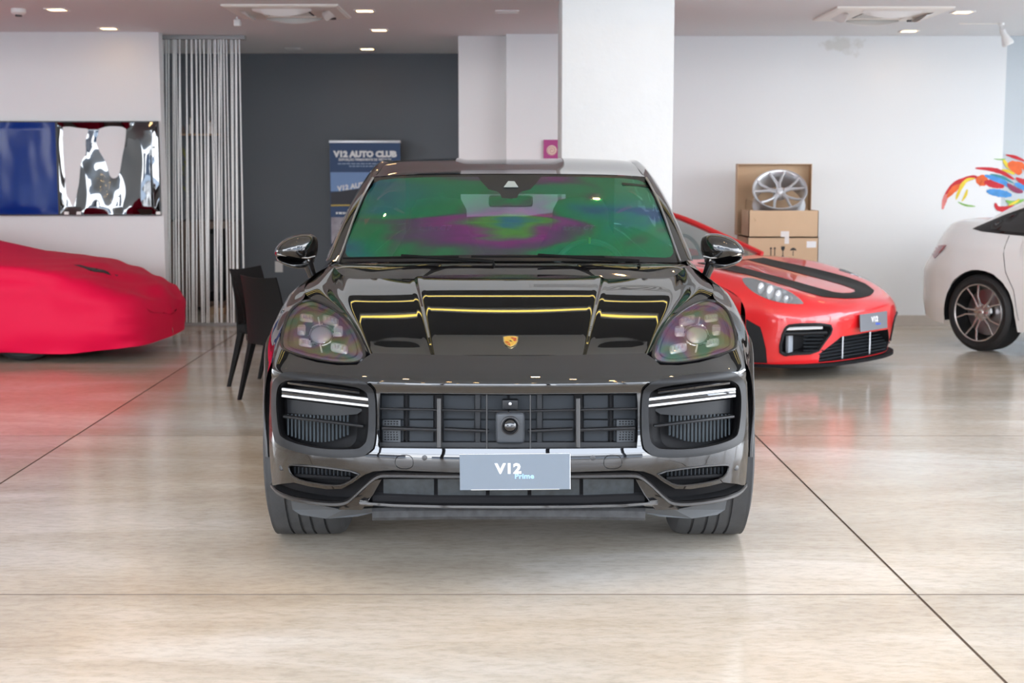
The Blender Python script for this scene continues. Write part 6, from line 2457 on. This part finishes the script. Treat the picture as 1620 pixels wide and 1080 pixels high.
# small warm spots in the high ceiling, seen as sparks in the paint
k = 0
for (x, y) in ((-3.4, 6.6), (-1.6, 6.3), (.2, 6.7), (2.0, 6.3), (3.7, 6.6), (-2.6, 4.6), (-.7, 4.3), (1.2, 4.7), (3.0, 4.3), (-3.3, 2.6), (-1.5, 2.3), (.3, 2.7), (2.1, 2.3), (-2.4, .6), (.1, .9), (2.6, .5), (-4.6, 9.2), (4.2, 8.9), (.9, 9.0), (-1.8, 8.7), (-4.2, 7.4), (-2.9, 5.6), (-1.1, 5.5), (.6, 5.7), (2.4, 5.4), (4.4, 5.6), (-4.4, 3.6), (-2.0, 3.5), (-.4, 3.4), (1.5, 3.6), (3.8, 3.3), (-3.0, 1.4), (-.9, 1.5), (1.3, 1.3), (3.3, 1.5)):
    downlight(0, 0, 'small warm spot in the high ceiling seen as a spark in the SUV paint', True, .11, (x, y), HIGH, 'warm spots over the dark SUV')
for z in (3.37, 3.60):
    t = thing('light_line', 'yellow light line on the dark upper wall, %s of two reflected in the bonnet' % ('upper' if z > 3.5 else 'lower'), 'wall light', (0, Y_BULK - .10, z))
    MB().box((0, -.012, 0), (9.5, .024, .05)).build('profile', rail_grey, t, False)
    MB().box((0, -.026, 0), (9.4, .005, .013)).build('diffuser', led_yellow, t, False)


def cassette(px0, px1, pyc, label, w=.98):
    c = ceil_at((px0 + px1) / 2, pyc)
    t = thing('air_conditioner', label, 'air conditioner', (c.x, c.y, CEIL))
    h = w / 2
    P = MB()
    vs = []
    for (s, z) in ((h, 0), (h, -.012), (h - .02, -.022), (h - .26, -.03), (h - .27, -.018)):
        vs += [(-s, -s, z), (s, -s, z), (s, s, z), (-s, s, z)]
    fs = []
    for a in range(4):
        fs += [(a * 4 + k, a * 4 + (k + 1) % 4, a * 4 + 4 + (k + 1) % 4, a * 4 + 4 + k) for k in range(4)]
    P.add(vs, fs).build('panel', cream_plastic, t, False)
    MB().box((0, 0, -.02), (w - .56, w - .56, .006)).build('grille', dark_plastic, t, False)
    for k in range(7):
        MB().box((0, -(w - .6) / 2 + k * (w - .6) / 6, -.024), (w - .58, .018, .004)).build('grille_slat', cream_plastic, t, False)
    for k in range(4):
        R = Matrix.Rotation(k * PI / 2, 4, 'Z')
        vs = []
        for i in range(9):
            x = -.24 + .48 * i / 8
            b = (1 - (abs(x) / .27) ** 2)
            vs += [R @ Vector((x, -h + .10, -.024)), R @ Vector((x, -h + .14 + .02 * b, -.028 - .050 * b)), R @ Vector((x, -h + .155 + .02 * b, -.028 - .046 * b)), R @ Vector((x, -h + .12, -.022))]
        fs = [(i * 4 + q, i * 4 + (q + 1) % 4, i * 4 + 4 + (q + 1) % 4, i * 4 + 4 + q) for i in range(8) for q in range(4)]
        mk('louvre', vs, fs, white_plastic, t, True, None, .6)
    MB().box((h - .14, h - .16, -.03), (.06, .05, .02), .004).build('sensor', dark_plastic, t, False)
    return t


cassette(372, 540, 17, 'cream ceiling air conditioner cassette on the left', .94)
cassette(1300, 1488, 20.5, 'bright ceiling air conditioner cassette on the right', .96)
p = ceil_at(29, 14)
t = thing('smoke_detector', 'small white smoke detector on the ceiling at the far left', 'detector', (p.x, p.y, CEIL))
MB().lathe([(.06, 0), (.06, -.03), (.045, -.045), (.02, -.05)], 24).build('body', white_plastic, t)
MB().lathe([(.028, -.045), (.028, -.062), (.0005, -.064)], 20).build('sensor', dark_plastic, t)
p = ceil_at(375, 27)
t = thing('motion_sensor', 'small white sensor hanging beside the left air conditioner', 'detector', (p.x, p.y, CEIL))
MB().tube([(0, 0, 0), (0, 0, -.025)], .012, 8).build('stem', white_plastic, t)
MB().box((0, 0, -.05), (.06, .05, .06), .014).build('body', white_plastic, t)
p = ceil_at(1584, 36)
t = thing('spot_lamp', 'white bulb spot lamp on an arm under the right ceiling', 'lamp', (p.x, p.y, CEIL))
MB().tube([(-.38, 0, -.008), (0, 0, -.008)], .006, 6).build('cable', cream_plastic, t)
MB().lathe([(.028, 0), (.028, -.02), (.012, -.03)], 16).build('mount', white_plastic, t)
MB().tube([(0, 0, -.03), (.0, 0, -.075)], .012, 8).build('arm', white_plastic, t)
Mb = Matrix.Translation((.012, -.01, -.075)) @ Matrix.Rotation(PI - .45, 4, 'Y')
MB().lathe([(.026, -.01), (.028, .045), (.034, .06), (.05, .105), (.053, .125), (.045, .135), (.0005, .138)], 24, Mb).build('bulb', white_plastic, t)
# long diffuser slots in the bulkhead
for (x0, x1, lb) in ((.15, 1.6, 'long slot air diffuser in the bulkhead, left one'), (1.75, 2.6, 'long slot air diffuser in the bulkhead, right one')):
    t = thing('air_diffuser', lb, 'vent', ((x0 + x1) / 2, Y_BULK - .125, 3.10))
    MB().box((0, 0, 0), (x1 - x0, .012, .10), .003).build('frame', white_plastic, t)
    for k in range(3):
        MB().box((0, -.007, -.028 + .028 * k), (x1 - x0 - .06, .006, .012)).build('slat', rail_grey, t, False)
